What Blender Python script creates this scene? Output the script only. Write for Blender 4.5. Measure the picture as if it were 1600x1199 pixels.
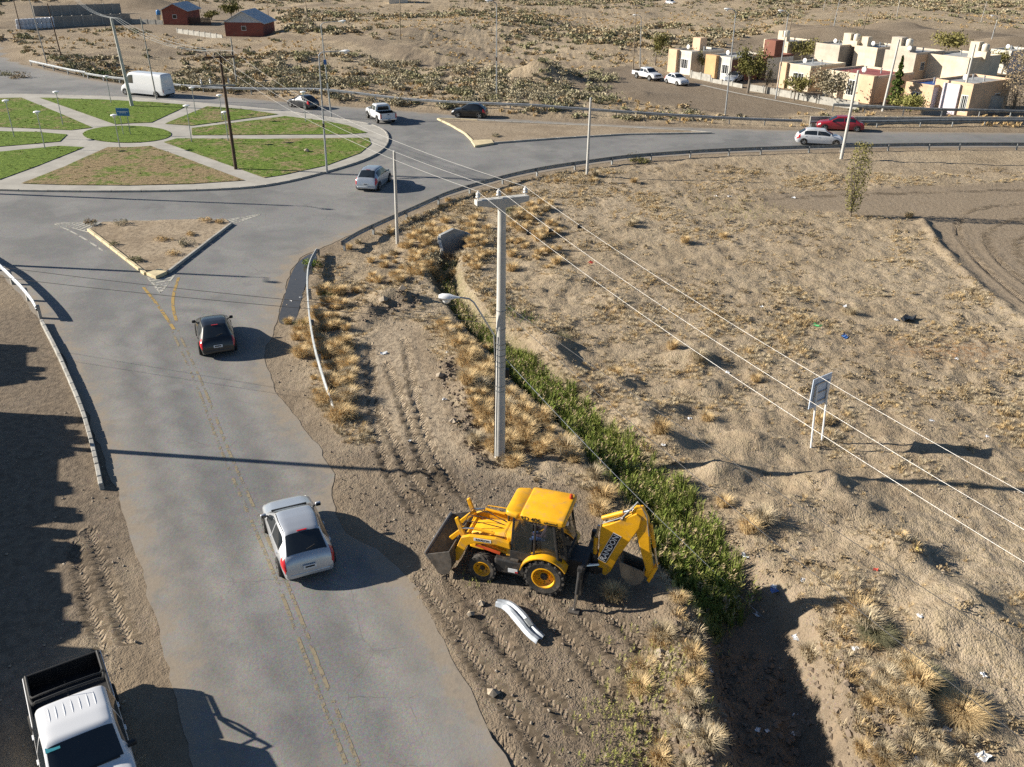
import bpy, bmesh, math, random
import numpy as np
from mathutils import Vector, Matrix
from mathutils.geometry import delaunay_2d_cdt
R = math.radians
sc = bpy.context.scene
for o in list(bpy.data.objects): bpy.data.objects.remove(o)
COL = sc.collection

# ------------------------------------------------------------------ camera, sky, sun, exposure
FOCAL, PITCH, CAM_H, ROLL = 1380.0, R(27.0), 18.0, R(-0.6)      # drone camera: focal in 1600-wide pixels
SUN_EL, SUN_AZ = R(23.5), R(174.0)                              # azimuth as math angle of the direction TO the sun
cp, sp = math.cos(PITCH), math.sin(PITCH)
cam_d = bpy.data.cameras.new('camera'); cam = bpy.data.objects.new('camera', cam_d); COL.objects.link(cam)
cam_d.sensor_width = 36.0; cam_d.lens = FOCAL / 1600 * 36; cam_d.clip_start = 0.5; cam_d.clip_end = 6000
_r, _d, _f = Vector((1, 0, 0)), Vector((0, -sp, -cp)), Vector((0, cp, -sp))
_c, _s = math.cos(ROLL), math.sin(ROLL)
X_, Y_, Z_ = _r * _c + _d * _s, _r * _s - _d * _c, -_f
cam.matrix_world = Matrix(((X_[0], Y_[0], Z_[0], 0), (X_[1], Y_[1], Z_[1], 0), (X_[2], Y_[2], Z_[2], CAM_H), (0, 0, 0, 1)))
sc.camera = cam
w = bpy.data.worlds.new('World'); sc.world = w; w.use_nodes = True
nt = w.node_tree; bgn = nt.nodes['Background']
sky = nt.nodes.new('ShaderNodeTexSky'); sky.sky_type = 'NISHITA'; sky.sun_disc = False
sky.sun_elevation = SUN_EL; sky.sun_rotation = R(90) - SUN_AZ; sky.altitude = 300; sky.air_density = 1.0; sky.dust_density = 0.4; sky.ozone_density = 3.0
nt.links.new(sky.outputs[0], bgn.inputs[0]); bgn.inputs[1].default_value = 0.05
sun_d = bpy.data.lights.new('sun', 'SUN'); sun_d.energy = 5.0; sun_d.angle = R(0.5); sun_d.color = (1.0, 0.92, 0.79)
sun = bpy.data.objects.new('sun', sun_d); COL.objects.link(sun); sun.location = (-60, 20, 60)
_to = Vector((math.cos(SUN_EL) * math.cos(SUN_AZ), math.cos(SUN_EL) * math.sin(SUN_AZ), math.sin(SUN_EL)))
sun.rotation_euler = _to.to_track_quat('Z', 'Y').to_euler()
sc.view_settings.view_transform = 'Standard'; sc.view_settings.look = 'None'; sc.view_settings.gamma = 1.0
sc.view_settings.use_curve_mapping = False; sc.view_settings.exposure = 1.02
sc.cycles.max_bounces = 6; sc.cycles.use_denoising = False; sc.cycles.transparent_max_bounces = 12

# ------------------------------------------------------------------ survey helper: photo measurement -> metres
def S(px, py, z=0.0):
    u, v = (px - 800) / FOCAL, (py - 599.5) / FOCAL
    u, v = u * _c - v * _s, u * _s + v * _c
    t = (z - CAM_H) / (-sp - v * cp)
    return (u * t, (cp - v * sp) * t)
def SL(*pts, z=0.0): return [S(p[0], p[1], z) for p in pts]
def Zat(bx, by, py):                      # height of a vertical thing standing at (bx,by) whose top is seen at row py
    lo, hi = 0.0, 40.0
    for _ in range(40):
        m = (lo + hi) / 2; zz = by * cp + (CAM_H - m) * sp
        u, v = bx / zz, ((CAM_H - m) * cp - by * sp) / zz
        vv = -u * _s + v * _c
        if 599.5 + FOCAL * vv > py: lo = m
        else: hi = m
    return lo

# ------------------------------------------------------------------ mesh + object helpers
def tag(o, label=None, cat=None, group=None, kind=None):
    if label: o['label'] = label
    if cat: o['category'] = cat
    if group: o['group'] = group
    if kind: o['kind'] = kind
    return o
def thing(name, label, cat, loc=(0, 0, 0), rz=0.0, group=None):
    o = bpy.data.objects.new(name, None); COL.objects.link(o); o.empty_display_size = 0.2
    o.location = loc; o.rotation_euler = (0, 0, rz)
    return tag(o, label, cat, group)
def link(name, me, parent=None, mat=None):
    o = bpy.data.objects.new(name, me); COL.objects.link(o)
    if mat is not None and not me.materials: me.materials.append(mat)
    if parent is not None: o.parent = parent
    return o
def copy_tree(o, parent=None):
    c = o.copy(); COL.objects.link(c); c.parent = parent
    for ch in o.children: copy_tree(ch, c)
    return c
class MB:
    def __init__(s): s.v = []; s.f = []
    def add(s, vs, fs):
        n = len(s.v); s.v += [tuple(p) for p in vs]; s.f += [tuple(i + n for i in f) for f in fs]; return s
    def box(s, c, d, rz=0.0, M=None):
        x, y, z = d[0] / 2, d[1] / 2, d[2] / 2
        vs = [Vector((a, b, e)) for e in (-z, z) for a, b in ((-x, -y), (x, -y), (x, y), (-x, y))]
        Q = M if M is not None else Matrix.Rotation(rz, 3, 'Z')
        vs = [Q @ p + Vector(c) for p in vs]
        return s.add(vs, [(0, 3, 2, 1), (4, 5, 6, 7), (0, 1, 5, 4), (1, 2, 6, 5), (2, 3, 7, 6), (3, 0, 4, 7)])
    def bbox(s, a, b): return s.box([(a[i] + b[i]) / 2 for i in range(3)], [abs(b[i] - a[i]) for i in range(3)])
    def beam(s, a, b, w, h, up=(0, 0, 1)):
        a, b = Vector(a), Vector(b); d = b - a; L = d.length; d.normalize(); u = Vector(up)
        if abs(d.dot(u)) > 0.98: u = Vector((0, 1, 0))
        sd = d.cross(u).normalized(); u = sd.cross(d)
        M = Matrix((d, sd, u)).transposed()
        return s.box((a + b) / 2, (L, w, h), M=M)
    def tube(s, pts, r, n=8, cap=True):
        pts = [Vector(p) for p in pts]; rs = r if isinstance(r, (list, tuple)) else [r] * len(pts)
        vs = []; m = len(pts); prev = None
        for i, p in enumerate(pts):
            d = (pts[min(i + 1, m - 1)] - pts[max(i - 1, 0)]).normalized()
            if prev is None:
                u = Vector((0, 0, 1)) if abs(d.z) < 0.9 else Vector((1, 0, 0))
            else: u = prev
            a = d.cross(u).normalized(); b = a.cross(d).normalized(); prev = b
            vs += [p + (a * math.cos(2 * math.pi * k / n) + b * math.sin(2 * math.pi * k / n)) * rs[i] for k in range(n)]
        fs = [(i * n + k, (i + 1) * n + k, (i + 1) * n + (k + 1) % n, i * n + (k + 1) % n) for i in range(m - 1) for k in range(n)]
        if cap: fs += [tuple(range(n)), tuple(reversed(range((m - 1) * n, m * n)))]
        return s.add(vs, fs)
    def prism(s, poly, a, b, ax='y'):           # 2-D polygon extruded along one axis between a and b
        m = {'y': lambda p, t: (p[0], t, p[1]), 'x': lambda p, t: (t, p[0], p[1]), 'z': lambda p, t: (p[0], p[1], t)}[ax]
        n = len(poly); vs = [m(p, a) for p in poly] + [m(p, b) for p in poly]
        return s.add(vs, [tuple(range(n)), tuple(reversed(range(n, 2 * n)))] + [(i, i + n, (i + 1) % n + n, (i + 1) % n) for i in range(n)])
    def lathe(s, prof, n=20, ax='z', c=(0, 0, 0), close=False, caps=True):   # profile of (radius, height)
        vs = []
        for r, h in prof:
            for k in range(n):
                t = 2 * math.pi * k / n; a, b = r * math.cos(t), r * math.sin(t)
                p = (a, b, h) if ax == 'z' else ((a, h, b) if ax == 'y' else (h, a, b))
                vs.append((p[0] + c[0], p[1] + c[1], p[2] + c[2]))
        m = len(prof)
        fs = [(i * n + k, i * n + (k + 1) % n, (i + 1) * n + (k + 1) % n, (i + 1) * n + k) for i in range(m - 1) for k in range(n)]
        if close: fs += [((m - 1) * n + k, (m - 1) * n + (k + 1) % n, (k + 1) % n, k) for k in range(n)]
        elif caps:
            if prof[0][0] > 1e-4: fs.append(tuple(reversed(range(n))))
            if prof[-1][0] > 1e-4: fs.append(tuple(range((m - 1) * n, m * n)))
        return s.add(vs, fs)
    def mesh(s, name='m', smooth=False, fix=True):
        me = bpy.data.meshes.new(name); me.from_pydata(s.v, [], s.f); me.update()
        if fix:
            bm = bmesh.new(); bm.from_mesh(me); bmesh.ops.recalc_face_normals(bm, faces=bm.faces); bm.to_mesh(me); bm.free()
        if smooth:
            me.shade_smooth()
            if hasattr(me, 'set_sharp_from_angle'): me.set_sharp_from_angle(angle=R(38))
        return me
    def build(s, name, mat, parent=None, smooth=False, bevel=0.0, seg=2, fix=True):
        o = link(name, s.mesh(name, smooth, fix), parent, mat)
        if bevel > 0:
            b = o.modifiers.new('bevel', 'BEVEL'); b.width = bevel; b.segments = seg; b.limit_method = 'ANGLE'; b.angle_limit = R(40)
        return o

# ------------------------------------------------------------------ numpy noise, distances
def _hash(ix, iy, seed):
    h = (ix.astype(np.int64) * 374761393 + iy.astype(np.int64) * 668265263 + seed * 974634777) & 0x7fffffff
    h = ((h ^ (h >> 13)) * 1274126177) & 0x7fffffff
    return ((h ^ (h >> 16)) & 0xffff) / 65535.0
def vn(x, y, s=1.0, seed=0):
    x = np.asarray(x, float) / s; y = np.asarray(y, float) / s
    ix, iy = np.floor(x), np.floor(y); fx, fy = x - ix, y - iy
    fx = fx * fx * (3 - 2 * fx); fy = fy * fy * (3 - 2 * fy)
    a, b = _hash(ix, iy, seed), _hash(ix + 1, iy, seed); c, d = _hash(ix, iy + 1, seed), _hash(ix + 1, iy + 1, seed)
    return (a * (1 - fx) + b * fx) * (1 - fy) + (c * (1 - fx) + d * fx) * fy
def fbm(x, y, s, seed=0, o=3):
    t = 0; a = 0.5; n = 0
    for i in range(o): t = t + a * vn(x, y, s / 2 ** i, seed + i * 17); n += a; a *= 0.5
    return t / n
def ss(a, b, x): t = np.clip((x - a) / (b - a), 0, 1); return t * t * (3 - 2 * t)
def pdist(x, y, pts, par=False):            # distance to polyline; optionally running length and signed side offset
    x = np.asarray(x, float); y = np.asarray(y, float)
    best = np.full(x.shape, 1e9); U = np.zeros(x.shape); V = np.zeros(x.shape); acc = 0.0
    for (ax, ay), (bx, by) in zip(pts[:-1], pts[1:]):
        dx, dy = bx - ax, by - ay; L = math.hypot(dx, dy) + 1e-9
        t = np.clip(((x - ax) * dx + (y - ay) * dy) / L / L, 0, 1)
        d = np.hypot(x - ax - t * dx, y - ay - t * dy)
        m = d < best; best = np.where(m, d, best)
        if par:
            U = np.where(m, acc + t * L, U); V = np.where(m, ((x - ax) * dy - (y - ay) * dx) / L, V)
        acc += L
    return (best, U, V) if par else best
def inside(x, y, poly):
    x = np.asarray(x, float); y = np.asarray(y, float); r = np.zeros(x.shape, bool); n = len(poly)
    for i in range(n):
        (ax, ay), (bx, by) = poly[i], poly[(i + 1) % n]
        if ay == by: continue
        r ^= ((ay > y) != (by > y)) & (x < (bx - ax) * (y - ay) / (by - ay) + ax)
    return r
def dens(pts, step=0.5, closed=False):
    out = []; q = pts + [pts[0]] if closed else pts
    for a, b in zip(q[:-1], q[1:]):
        n = max(1, int(math.hypot(b[0] - a[0], b[1] - a[1]) / step))
        out += [tuple(a[k] + (b[k] - a[k]) * i / n for k in range(len(a))) for i in range(n)]
    if not closed: out.append(tuple(pts[-1]))
    return out
def smooth(pts, it=2, closed=False):
    pts = [tuple(p) for p in pts]
    for _ in range(it):
        q = []; n = len(pts); rng = range(n if closed else n - 1)
        if not closed: q.append(pts[0])
        for i in rng:
            a, b = pts[i], pts[(i + 1) % n]
            q.append(tuple(.75 * a[k] + .25 * b[k] for k in range(len(a)))); q.append(tuple(.25 * a[k] + .75 * b[k] for k in range(len(a))))
        if not closed: q.append(pts[-1])
        pts = q
    return pts

# ------------------------------------------------------------------ materials
class NT:
    def __init__(s, name):
        s.m = bpy.data.materials.new(name); s.m.use_nodes = True; s.t = s.m.node_tree; s.b = s.t.nodes['Principled BSDF']; s.out = s.t.nodes['Material Output']
        s._pos = None
    def n(s, t, **kw):
        x = s.t.nodes.new(t)
        for k, v in kw.items(): setattr(x, k, v)
        return x
    def l(s, a, b): s.t.links.new(a, b)
    def put(s, inp, v):
        if isinstance(v, bpy.types.NodeSocket): s.l(v, inp)
        elif v is not None: inp.default_value = v
    def pos(s, obj=False):
        if obj: return s.n('ShaderNodeTexCoord').outputs['Object']
        if s._pos is None: s._pos = s.n('ShaderNodeNewGeometry').outputs['Position']
        return s._pos
    def noise(s, scale, det=3.0, rough=0.55, vec=None, dist=0.0):
        x = s.n('ShaderNodeTexNoise'); s.l(vec if vec is not None else s.pos(), x.inputs['Vector'])
        if vec is None: x.noise_dimensions = '2D'
        x.inputs['Scale'].default_value = scale; x.inputs['Detail'].default_value = det; x.inputs['Roughness'].default_value = rough; x.inputs['Distortion'].default_value = dist
        return x.outputs['Fac']
    def voro(s, scale, feat='F1', out='Distance', vec=None):
        x = s.n('ShaderNodeTexVoronoi'); x.feature = feat
        x.voronoi_dimensions = '2D'; s.l(vec if vec is not None else s.pos(), x.inputs['Vector']); x.inputs['Scale'].default_value = scale
        return x.outputs[out]
    def math(s, op, a, b=None, c=None):
        x = s.n('ShaderNodeMath', operation=op); s.put(x.inputs[0], a)
        if b is not None: s.put(x.inputs[1], b)
        if c is not None: s.put(x.inputs[2], c)
        return x.outputs[0]
    def rng(s, v, a, b, c=0.0, d=1.0):
        x = s.n('ShaderNodeMapRange'); x.interpolation_type = 'SMOOTHSTEP'; s.put(x.inputs[0], v)
        for i, q in enumerate((a, b, c, d)): x.inputs[i + 1].default_value = q
        return x.outputs[0]
    def mix(s, f, a, b, mode='MIX'):
        x = s.n('ShaderNodeMix', data_type='RGBA', blend_type=mode)
        s.put(x.inputs[0], f)
        for i, q in ((6, a), (7, b)):
            if isinstance(q, (tuple, list)): q = (q[0], q[1], q[2], 1)
            s.put(x.inputs[i], q)
        return x.outputs[2]
    def attr(s, name):
        x = s.n('ShaderNodeAttribute'); x.attribute_name = name; return x.outputs['Fac']
    def bump(s, h, dist=0.02, st=1.0, nrm=None):
        x = s.n('ShaderNodeBump'); s.put(x.inputs['Height'], h); x.inputs['Distance'].default_value = dist; x.inputs['Strength'].default_value = st
        if nrm is not None: s.l(nrm, x.inputs['Normal'])
        s.l(x.outputs[0], s.b.inputs['Normal']); return x.outputs[0]
    def base(s, col, rough=0.7, metal=0.0, spec=0.5):
        if isinstance(col, (tuple, list)): col = (col[0], col[1], col[2], 1)
        s.put(s.b.inputs['Base Color'], col); s.put(s.b.inputs['Roughness'], rough); s.put(s.b.inputs['Metallic'], metal); s.b.inputs['Specular IOR Level'].default_value = spec
        return s.m
def pm(name, c, rough=0.6, metal=0.0, var=0.18, scale=3.0, spec=0.4, bump=0.0, dirt=0.0, coat=0.0):
    k = NT(name); P = k.pos(True); n1 = k.noise(scale, 4, .6, P); n2 = k.noise(scale * 9, 2, .5, P)
    d = tuple(q * (1 - var) for q in c); e = tuple(min(1, q * (1 + var * .6)) for q in c)
    col = k.mix(k.rng(n1, .3, .7), d, e); col = k.mix(k.rng(n2, .35, .65, 0, var * .8), col, tuple(q * .7 for q in c))
    if dirt > 0: col = k.mix(k.rng(k.noise(scale * 1.7, 5, .65, P), .5, .72, 0, dirt), col, (.25, .2, .15))
    k.base(col, k.rng(n2, .2, .8, max(.02, rough - .06), min(1, rough + .1)), metal, spec)
    if bump > 0: k.bump(n2, bump)
    if coat > 0: k.b.inputs['Coat Weight'].default_value = coat; k.b.inputs['Coat Roughness'].default_value = .06
    return k.m
M = {}
def glass(name, c=(.012, .015, .018), rough=.04, alpha=1.0):
    k = NT(name); n = k.noise(2.2, 3, .5, k.pos(True))
    k.base(k.mix(n, c, tuple(q * 1.8 for q in c)), k.rng(n, .3, .7, rough, rough + .06), 0, .8)
    if alpha < 1: k.b.inputs['Alpha'].default_value = alpha
    return k.m
M['glass'] = glass('dark_glass'); M['cabglass'] = glass('cab_glass', (.03, .035, .035), .03, .42)
M['rubber'] = pm('rubber', (.022, .021, .02), .85, var=.3, dirt=.35, bump=.004)
M['tyremud'] = pm('dusty_rubber', (.05, .046, .042), .9, var=.35, dirt=.6, bump=.006)
M['black'] = pm('black_plastic', (.018, .018, .019), .55, var=.25)
M['blackm'] = pm('black_metal', (.03, .03, .031), .5, var=.3, dirt=.3)
M['rim'] = pm('alloy', (.42, .43, .44), .35, .8, var=.15)
M['chrome'] = pm('chrome', (.75, .76, .78), .16, 1.0, var=.08)
M['galv'] = pm('galvanised_steel', (.38, .40, .42), .42, .65, var=.2, dirt=.2)
M['galvd'] = pm('weathered_galvanised_steel', (.30, .32, .33), .55, .5, var=.25, dirt=.3)
M['concrete'] = pm('pole_concrete', (.48, .47, .44), .85, var=.14, scale=1.3, bump=.004)
M['concd'] = pm('old_concrete', (.36, .35, .32), .9, var=.25, scale=1.6, bump=.008, dirt=.35)
M['wood'] = pm('creosoted_wood', (.085, .055, .037), .85, var=.35, scale=2.5, bump=.006)
M['pwood'] = pm('weathered_wood', (.25, .2, .145), .85, var=.3, scale=2.5, bump=.006)
M['white'] = pm('white_paint', (.78, .78, .77), .45, var=.06)
M['red_l'] = pm('tail_lamp_red', (.5, .02, .025), .15, var=.2, spec=.7)
M['lamp'] = pm('lamp_glass', (.72, .73, .72), .12, var=.1, spec=.7)
M['plate'] = pm('plate_white', (.7, .71, .72), .4, var=.08)
M['yellow'] = pm('machine_yellow', (.80, .40, .012), .38, var=.12, scale=1.8, dirt=.5, coat=.08)
M['steel'] = pm('worn_steel', (.16, .145, .13), .5, .5, var=.35, scale=4, dirt=.5)
M['cyl'] = pm('hydraulic_rod', (.62, .63, .65), .2, 1.0, var=.1)
M['wire'] = pm('aluminium_wire', (.46, .45, .43), .5, .3, var=.1)
M['cable'] = pm('black_cable', (.03, .03, .032), .6, var=.2)
M['porc'] = pm('insulator', (.55, .55, .54), .3, var=.15)
def paint(name, c, rough=.3, metal=.0, dirt=.12):
    k = NT(name); P = k.pos(True); n1 = k.noise(1.3, 3, .6, P)
    col = k.mix(k.rng(n1, .45, .75, 0, dirt), c, (.30, .26, .21)); k.base(col, k.rng(n1, .3, .7, rough, rough + .08), metal, .5)
    k.b.inputs['Coat Weight'].default_value = .7; k.b.inputs['Coat Roughness'].default_value = .05; return k.m

# dirt / terrain
def dirt_mat():
    k = NT('dirt'); n0 = k.noise(.09, 2, .6); n1 = k.noise(.55, 3, .6); n2 = k.noise(3.2, 3, .65); n3 = k.noise(19, 2, .65); n4 = k.noise(75, 1, .6)
    c = k.mix(k.rng(n1, .32, .68), (.285, .222, .152), (.425, .338, .235))
    c = k.mix(k.rng(n0, .40, .66, 0, .7), c, (.455, .372, .268))
    c = k.mix(k.rng(n2, .42, .70, 0, .72), c, (.195, .150, .106))
    straw = k.math('MULTIPLY', k.attr('straw'), k.rng(k.math('ADD', n2, k.math('MULTIPLY', n3, .45)), .60, .88))
    c = k.mix(straw, c, (.47, .385, .25))
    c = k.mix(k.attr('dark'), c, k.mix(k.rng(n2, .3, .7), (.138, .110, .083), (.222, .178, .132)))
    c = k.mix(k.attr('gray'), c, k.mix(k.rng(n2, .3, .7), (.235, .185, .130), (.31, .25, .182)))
    c = k.mix(k.math('MULTIPLY', k.attr('green'), k.rng(n3, .35, .6)), c, (.10, .105, .03))
    c = k.mix(k.math('MULTIPLY', k.attr('rust'), k.rng(n2, .42, .62)), c, (.40, .21, .09))
    v = k.n('ShaderNodeTexVoronoi'); v.voronoi_dimensions = '2D'; k.l(k.pos(), v.inputs['Vector']); v.inputs['Scale'].default_value = 15
    pebm = k.math('MULTIPLY', k.rng(v.outputs['Distance'], .10, .24, 1, 0), k.rng(n1, .42, .62))
    c = k.mix(k.math('MULTIPLY', pebm, .55), c, k.mix(.75, v.outputs['Color'], (.36, .32, .275)))
    c = k.mix(k.rng(n4, .36, .66), k.mix(1.0, c, (.66, .65, .64), 'MULTIPLY'), k.mix(1.0, c, (1.12, 1.12, 1.12), 'MULTIPLY'))
    c = k.mix(k.rng(n3, .5, .72, 0, .5), c, (.15, .115, .080)); n5 = k.noise(1.6, 3, .7); c = k.mix(k.math('MULTIPLY', k.rng(n5, .52, .68, 0, .5), k.attr('rough')), c, (.235, .175, .118))
    k.base(c, .95, 0, .15)
    tu, tv, tm = k.attr('tu'), k.attr('tv'), k.attr('tm')
    ph = k.math('FRACT', k.math('DIVIDE', k.math('ADD', tu, k.math('MULTIPLY', k.math('ABSOLUTE', tv), .9)), .17))
    lug = k.math('MULTIPLY', k.rng(k.math('ABSOLUTE', k.math('SUBTRACT', ph, .5)), .12, .36), tm)
    h = k.math('ADD', k.math('MULTIPLY', n2, .13), k.math('MULTIPLY', n3, .045))
    h = k.math('ADD', h, k.math('MULTIPLY', pebm, .022))
    h = k.math('MULTIPLY', h, k.math('ADD', k.math('MULTIPLY', k.attr('rough'), .75), .25))
    h = k.math('ADD', h, k.math('MULTIPLY', k.math('MULTIPLY', lug, k.rng(k.noise(1.4, 3, .7), .36, .56, .1, 1)), .11))
    k.bump(h, 1.0, .8); return k.m
M['dirt'] = dirt_mat()
def asphalt_mat():
    k = NT('asphalt'); n0 = k.noise(.16, 2, .6); n1 = k.noise(.9, 3, .6); n2 = k.noise(7, 2, .6); n3 = k.noise(55, 1, .7); st = k.attr('lane')
    c = k.mix(k.rng(n0, .35, .65), (.178, .178, .176), (.238, .235, .229))
    c = k.mix(k.rng(n1, .45, .72, 0, .35), c, (.265, .257, .242))
    wob = k.math('ADD', st, k.math('MULTIPLY', k.math('SUBTRACT', n1, .5), .3))
    c = k.mix(k.math('MULTIPLY', wob, .62), c, (.125, .124, .123)); c = k.mix(k.math('MULTIPLY', k.attr('pale'), k.rng(n1, .25, .7, .3, .7)), c, (.30, .288, .268))
    v = k.n('ShaderNodeTexVoronoi'); v.voronoi_dimensions = '2D'; k.l(k.pos(), v.inputs['Vector']); v.inputs['Scale'].default_value = 34
    c = k.mix(.22, c, k.mix(1.0, c, v.outputs['Color'], 'OVERLAY'))
    c = k.mix(k.rng(n3, .40, .66), k.mix(1.0, c, (.78, .78, .78), 'MULTIPLY'), c)
    vv = k.n('ShaderNodeMix', data_type='VECTOR'); vv.inputs[0].default_value = .25; k.l(k.pos(), vv.inputs[4])
    nc = k.n('ShaderNodeTexNoise'); nc.noise_dimensions = '2D'; k.l(k.pos(), nc.inputs['Vector']); nc.inputs['Scale'].default_value = 1.1; nc.inputs['Detail'].default_value = 4; k.l(nc.outputs['Color'], vv.inputs[5])
    cr = k.voro(.62, 'DISTANCE_TO_EDGE', 'Distance', vv.outputs[1])
    crm = k.math('MULTIPLY', k.rng(cr, .002, .008, 1, 0), k.rng(n0, .50, .60))
    c = k.mix(k.math('MULTIPLY', crm, k.rng(n1, .35, .6, .0, .6)), c, (.07, .066, .06))
    ed = k.math('ADD', k.attr('edge'), k.math('MULTIPLY', k.math('SUBTRACT', k.noise(1.1, 4, .7), .5), 2.8))
    c = k.mix(k.rng(ed, .0, 1.0, .95, 0), c, k.mix(n2, (.20, .160, .118), (.30, .242, .178)))
    c = k.mix(k.rng(ed, .3, 3.0, .34, 0), c, (.28, .25, .21))
    stn = k.noise(.5, 4, .7); c = k.mix(k.rng(stn, .58, .66, 0, .22), c, (.11, .112, .115)); c = k.mix(k.rng(k.noise(.33, 2, .5), .62, .66, 0, .22), c, (.27, .265, .255))
    k.base(c, .9, 0, .25)
    h = k.math('ADD', k.math('MULTIPLY', n3, .004), k.math('MULTIPLY', n2, .006))
    k.bump(h, 1.0, .7); return k.m
M['asphalt'] = asphalt_mat()
def lawn_mat():
    k = NT('lawn'); n0 = k.noise(.35, 4, .65); n1 = k.noise(2.2, 4, .65); n2 = k.noise(12, 3, .6); dry = k.attr('dry')
    g = k.mix(k.rng(n1, .3, .7), (.088, .142, .022), (.16, .228, .04)); g = k.mix(k.rng(n2, .45, .7, 0, .6), g, (.07, .085, .025))
    b = k.mix(k.rng(n1, .35, .65), (.20, .15, .085), (.28, .21, .12))
    f = k.rng(k.math('ADD', k.math('ADD', dry, k.math('MULTIPLY', k.math('SUBTRACT', n0, .5), 1.3)), k.math('MULTIPLY', k.math('SUBTRACT', n1, .5), .9)), .32, .72)
    k.base(k.mix(f, g, b), .95, 0, .1); k.bump(k.math('ADD', k.math('MULTIPLY', n2, .05), k.math('MULTIPLY', n1, .08)), 1.0, .9); return k.m
M['lawn'] = lawn_mat()
def water_mat():
    k = NT('puddle_water'); n = k.noise(3, 3); k.base(k.mix(n, (.05, .047, .04), (.085, .075, .06)), k.rng(n, .3, .7, .02, .07), 0, .6); k.bump(k.noise(6, 2), .004, .3); return k.m
M['water'] = water_mat()
def worn_paint(name, c, wear=.5):
    k = NT(name); n = k.noise(5, 5, .7); n2 = k.noise(.9, 3, .6)
    f = k.rng(k.math('ADD', n, k.math('MULTIPLY', n2, .8)), wear + .28, wear + .42)
    k.base(k.mix(k.noise(11), c, tuple(q * .75 for q in c)), .8, 0, .3)
    tr = k.n('ShaderNodeBsdfTransparent'); mx = k.n('ShaderNodeMixShader'); k.l(f, mx.inputs[0]); k.l(tr.outputs[0], mx.inputs[2]); k.l(k.b.outputs[0], mx.inputs[1]); k.l(mx.outputs[0], k.out.inputs[0]); return k.m
M['yline'] = worn_paint('worn_yellow_paint', (.27, .225, .15), .53); M['yline2'] = worn_paint('yellow_paint', (.40, .27, .09), .64)
M['wline'] = worn_paint('worn_white_paint', (.48, .46, .40), .62)
M['pave'] = pm('pavement_concrete', (.37, .35, .31), .9, var=.16, scale=.5, bump=.006, dirt=.25)
M['kerb'] = pm('kerb_concrete', (.40, .375, .33), .9, var=.2, scale=1.5, bump=.006, dirt=.35)
M['kerby'] = pm('kerb_yellow', (.60, .50, .31), .85, var=.2, scale=1.5, dirt=.3)
def leaf(name, a, b, sc=.7, trans=.25):
    k = NT(name); oi = k.n('ShaderNodeObjectInfo').outputs['Random']
    n = k.noise(sc, 3, .6); n2 = k.noise(sc * 14, 2)
    f = k.math('ADD', k.math('MULTIPLY', n, .55), k.math('ADD', k.math('MULTIPLY', n2, .3), k.math('MULTIPLY', oi, .3)))
    k.base(k.mix(k.rng(f, .28, .85), a, b), .85, 0, .12)
    if trans: k.b.inputs['Transmission Weight'].default_value = 0
    return k.m
M['straw'] = leaf('straw', (.42, .295, .145), (.66, .50, .275)); M['strawp'] = leaf('pale_straw', (.38, .31, .20), (.58, .49, .345))
M['strawd'] = leaf('brown_brush', (.22, .165, .10), (.42, .33, .20))
M['sage'] = leaf('sage', (.23, .20, .135), (.42, .37, .255)); M['sageg'] = leaf('green_sage', (.17, .165, .095), (.33, .305, .18))
M['weed'] = leaf('green_weed', (.065, .10, .02), (.20, .26, .05)); M['reed'] = leaf('green_reed', (.10, .14, .03), (.27, .31, .08)); M['weedl'] = leaf('light_weed', (.15, .165, .04), (.33, .31, .11))
M['leafd'] = leaf('dark_leaf', (.035, .06, .018), (.10, .13, .035)); M['leafo'] = leaf('olive_leaf', (.10, .10, .03), (.24, .215, .08))
M['grass'] = leaf('lawn_grass', (.085, .12, .025), (.21, .235, .06))
M['bark'] = pm('bark', (.19, .16, .13), .9, var=.3, scale=5, bump=.01)
# ------------------------------------------------------------------ plan of the place (metres, from survey marks)
ROAD = SL((330, 1290), (300, 1199), (275, 1090), (250, 1000), (215, 880), (185, 780), (150, 680), (125, 620), (98, 560), (70, 513), (40, 470), (0, 432),
          (-80, 385), (-220, 340), (-420, 290), (-420, 170), (-260, 110), (-120, 75), (0, 68), (18, 92), (48, 104), (130, 122), (190, 132), (280, 146), (400, 155), (500, 164),
          (600, 171), (700, 179), (780, 185), (880, 191), (1000, 197), (1100, 200), (1200, 203), (1300, 205), (1400, 206), (1600, 208), (1800, 209), (2000, 210),
          (2000, 234), (1800, 231), (1600, 231), (1480, 231), (1400, 231), (1300, 233), (1200, 237), (1100, 241), (1040, 245), (980, 250), (920, 258), (860, 267), (804, 278), (750, 293),
          (703, 307), (673, 318), (640, 331), (600, 346), (560, 362), (525, 377), (495, 391), (470, 403), (453, 424), (442, 470), (432, 505), (418, 545), (413, 566), (427, 605),
          (447, 632), (469, 657), (501, 705), (522, 740), (520, 775), (526, 805), (541, 836), (588, 856), (622, 885), (648, 915), (683, 985), (722, 1060), (770, 1150), (800, 1199), (850, 1290))
CENTRE = smooth(SL((273, 517), (298, 570), (322, 626), (350, 703), (389, 790), (441, 910), (486, 1030), (545, 1182), (585, 1280)))
ISLAND = smooth(SL((608, 216), (603, 232), (575, 250), (518, 268), (440, 288), (371, 297), (202, 301), (0, 299), (-120, 292), (-215, 272), (-245, 232), (-190, 178), (-100, 156), (0, 148.5), (34, 148.5),
               (202, 153), (304, 162), (422, 172), (507, 184), (575, 194), (600, 204)), 2, True)
TRI = SL((139, 361), (228, 430), (244, 436), (262, 428), (362, 351), (352, 344), (161, 348))
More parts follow.
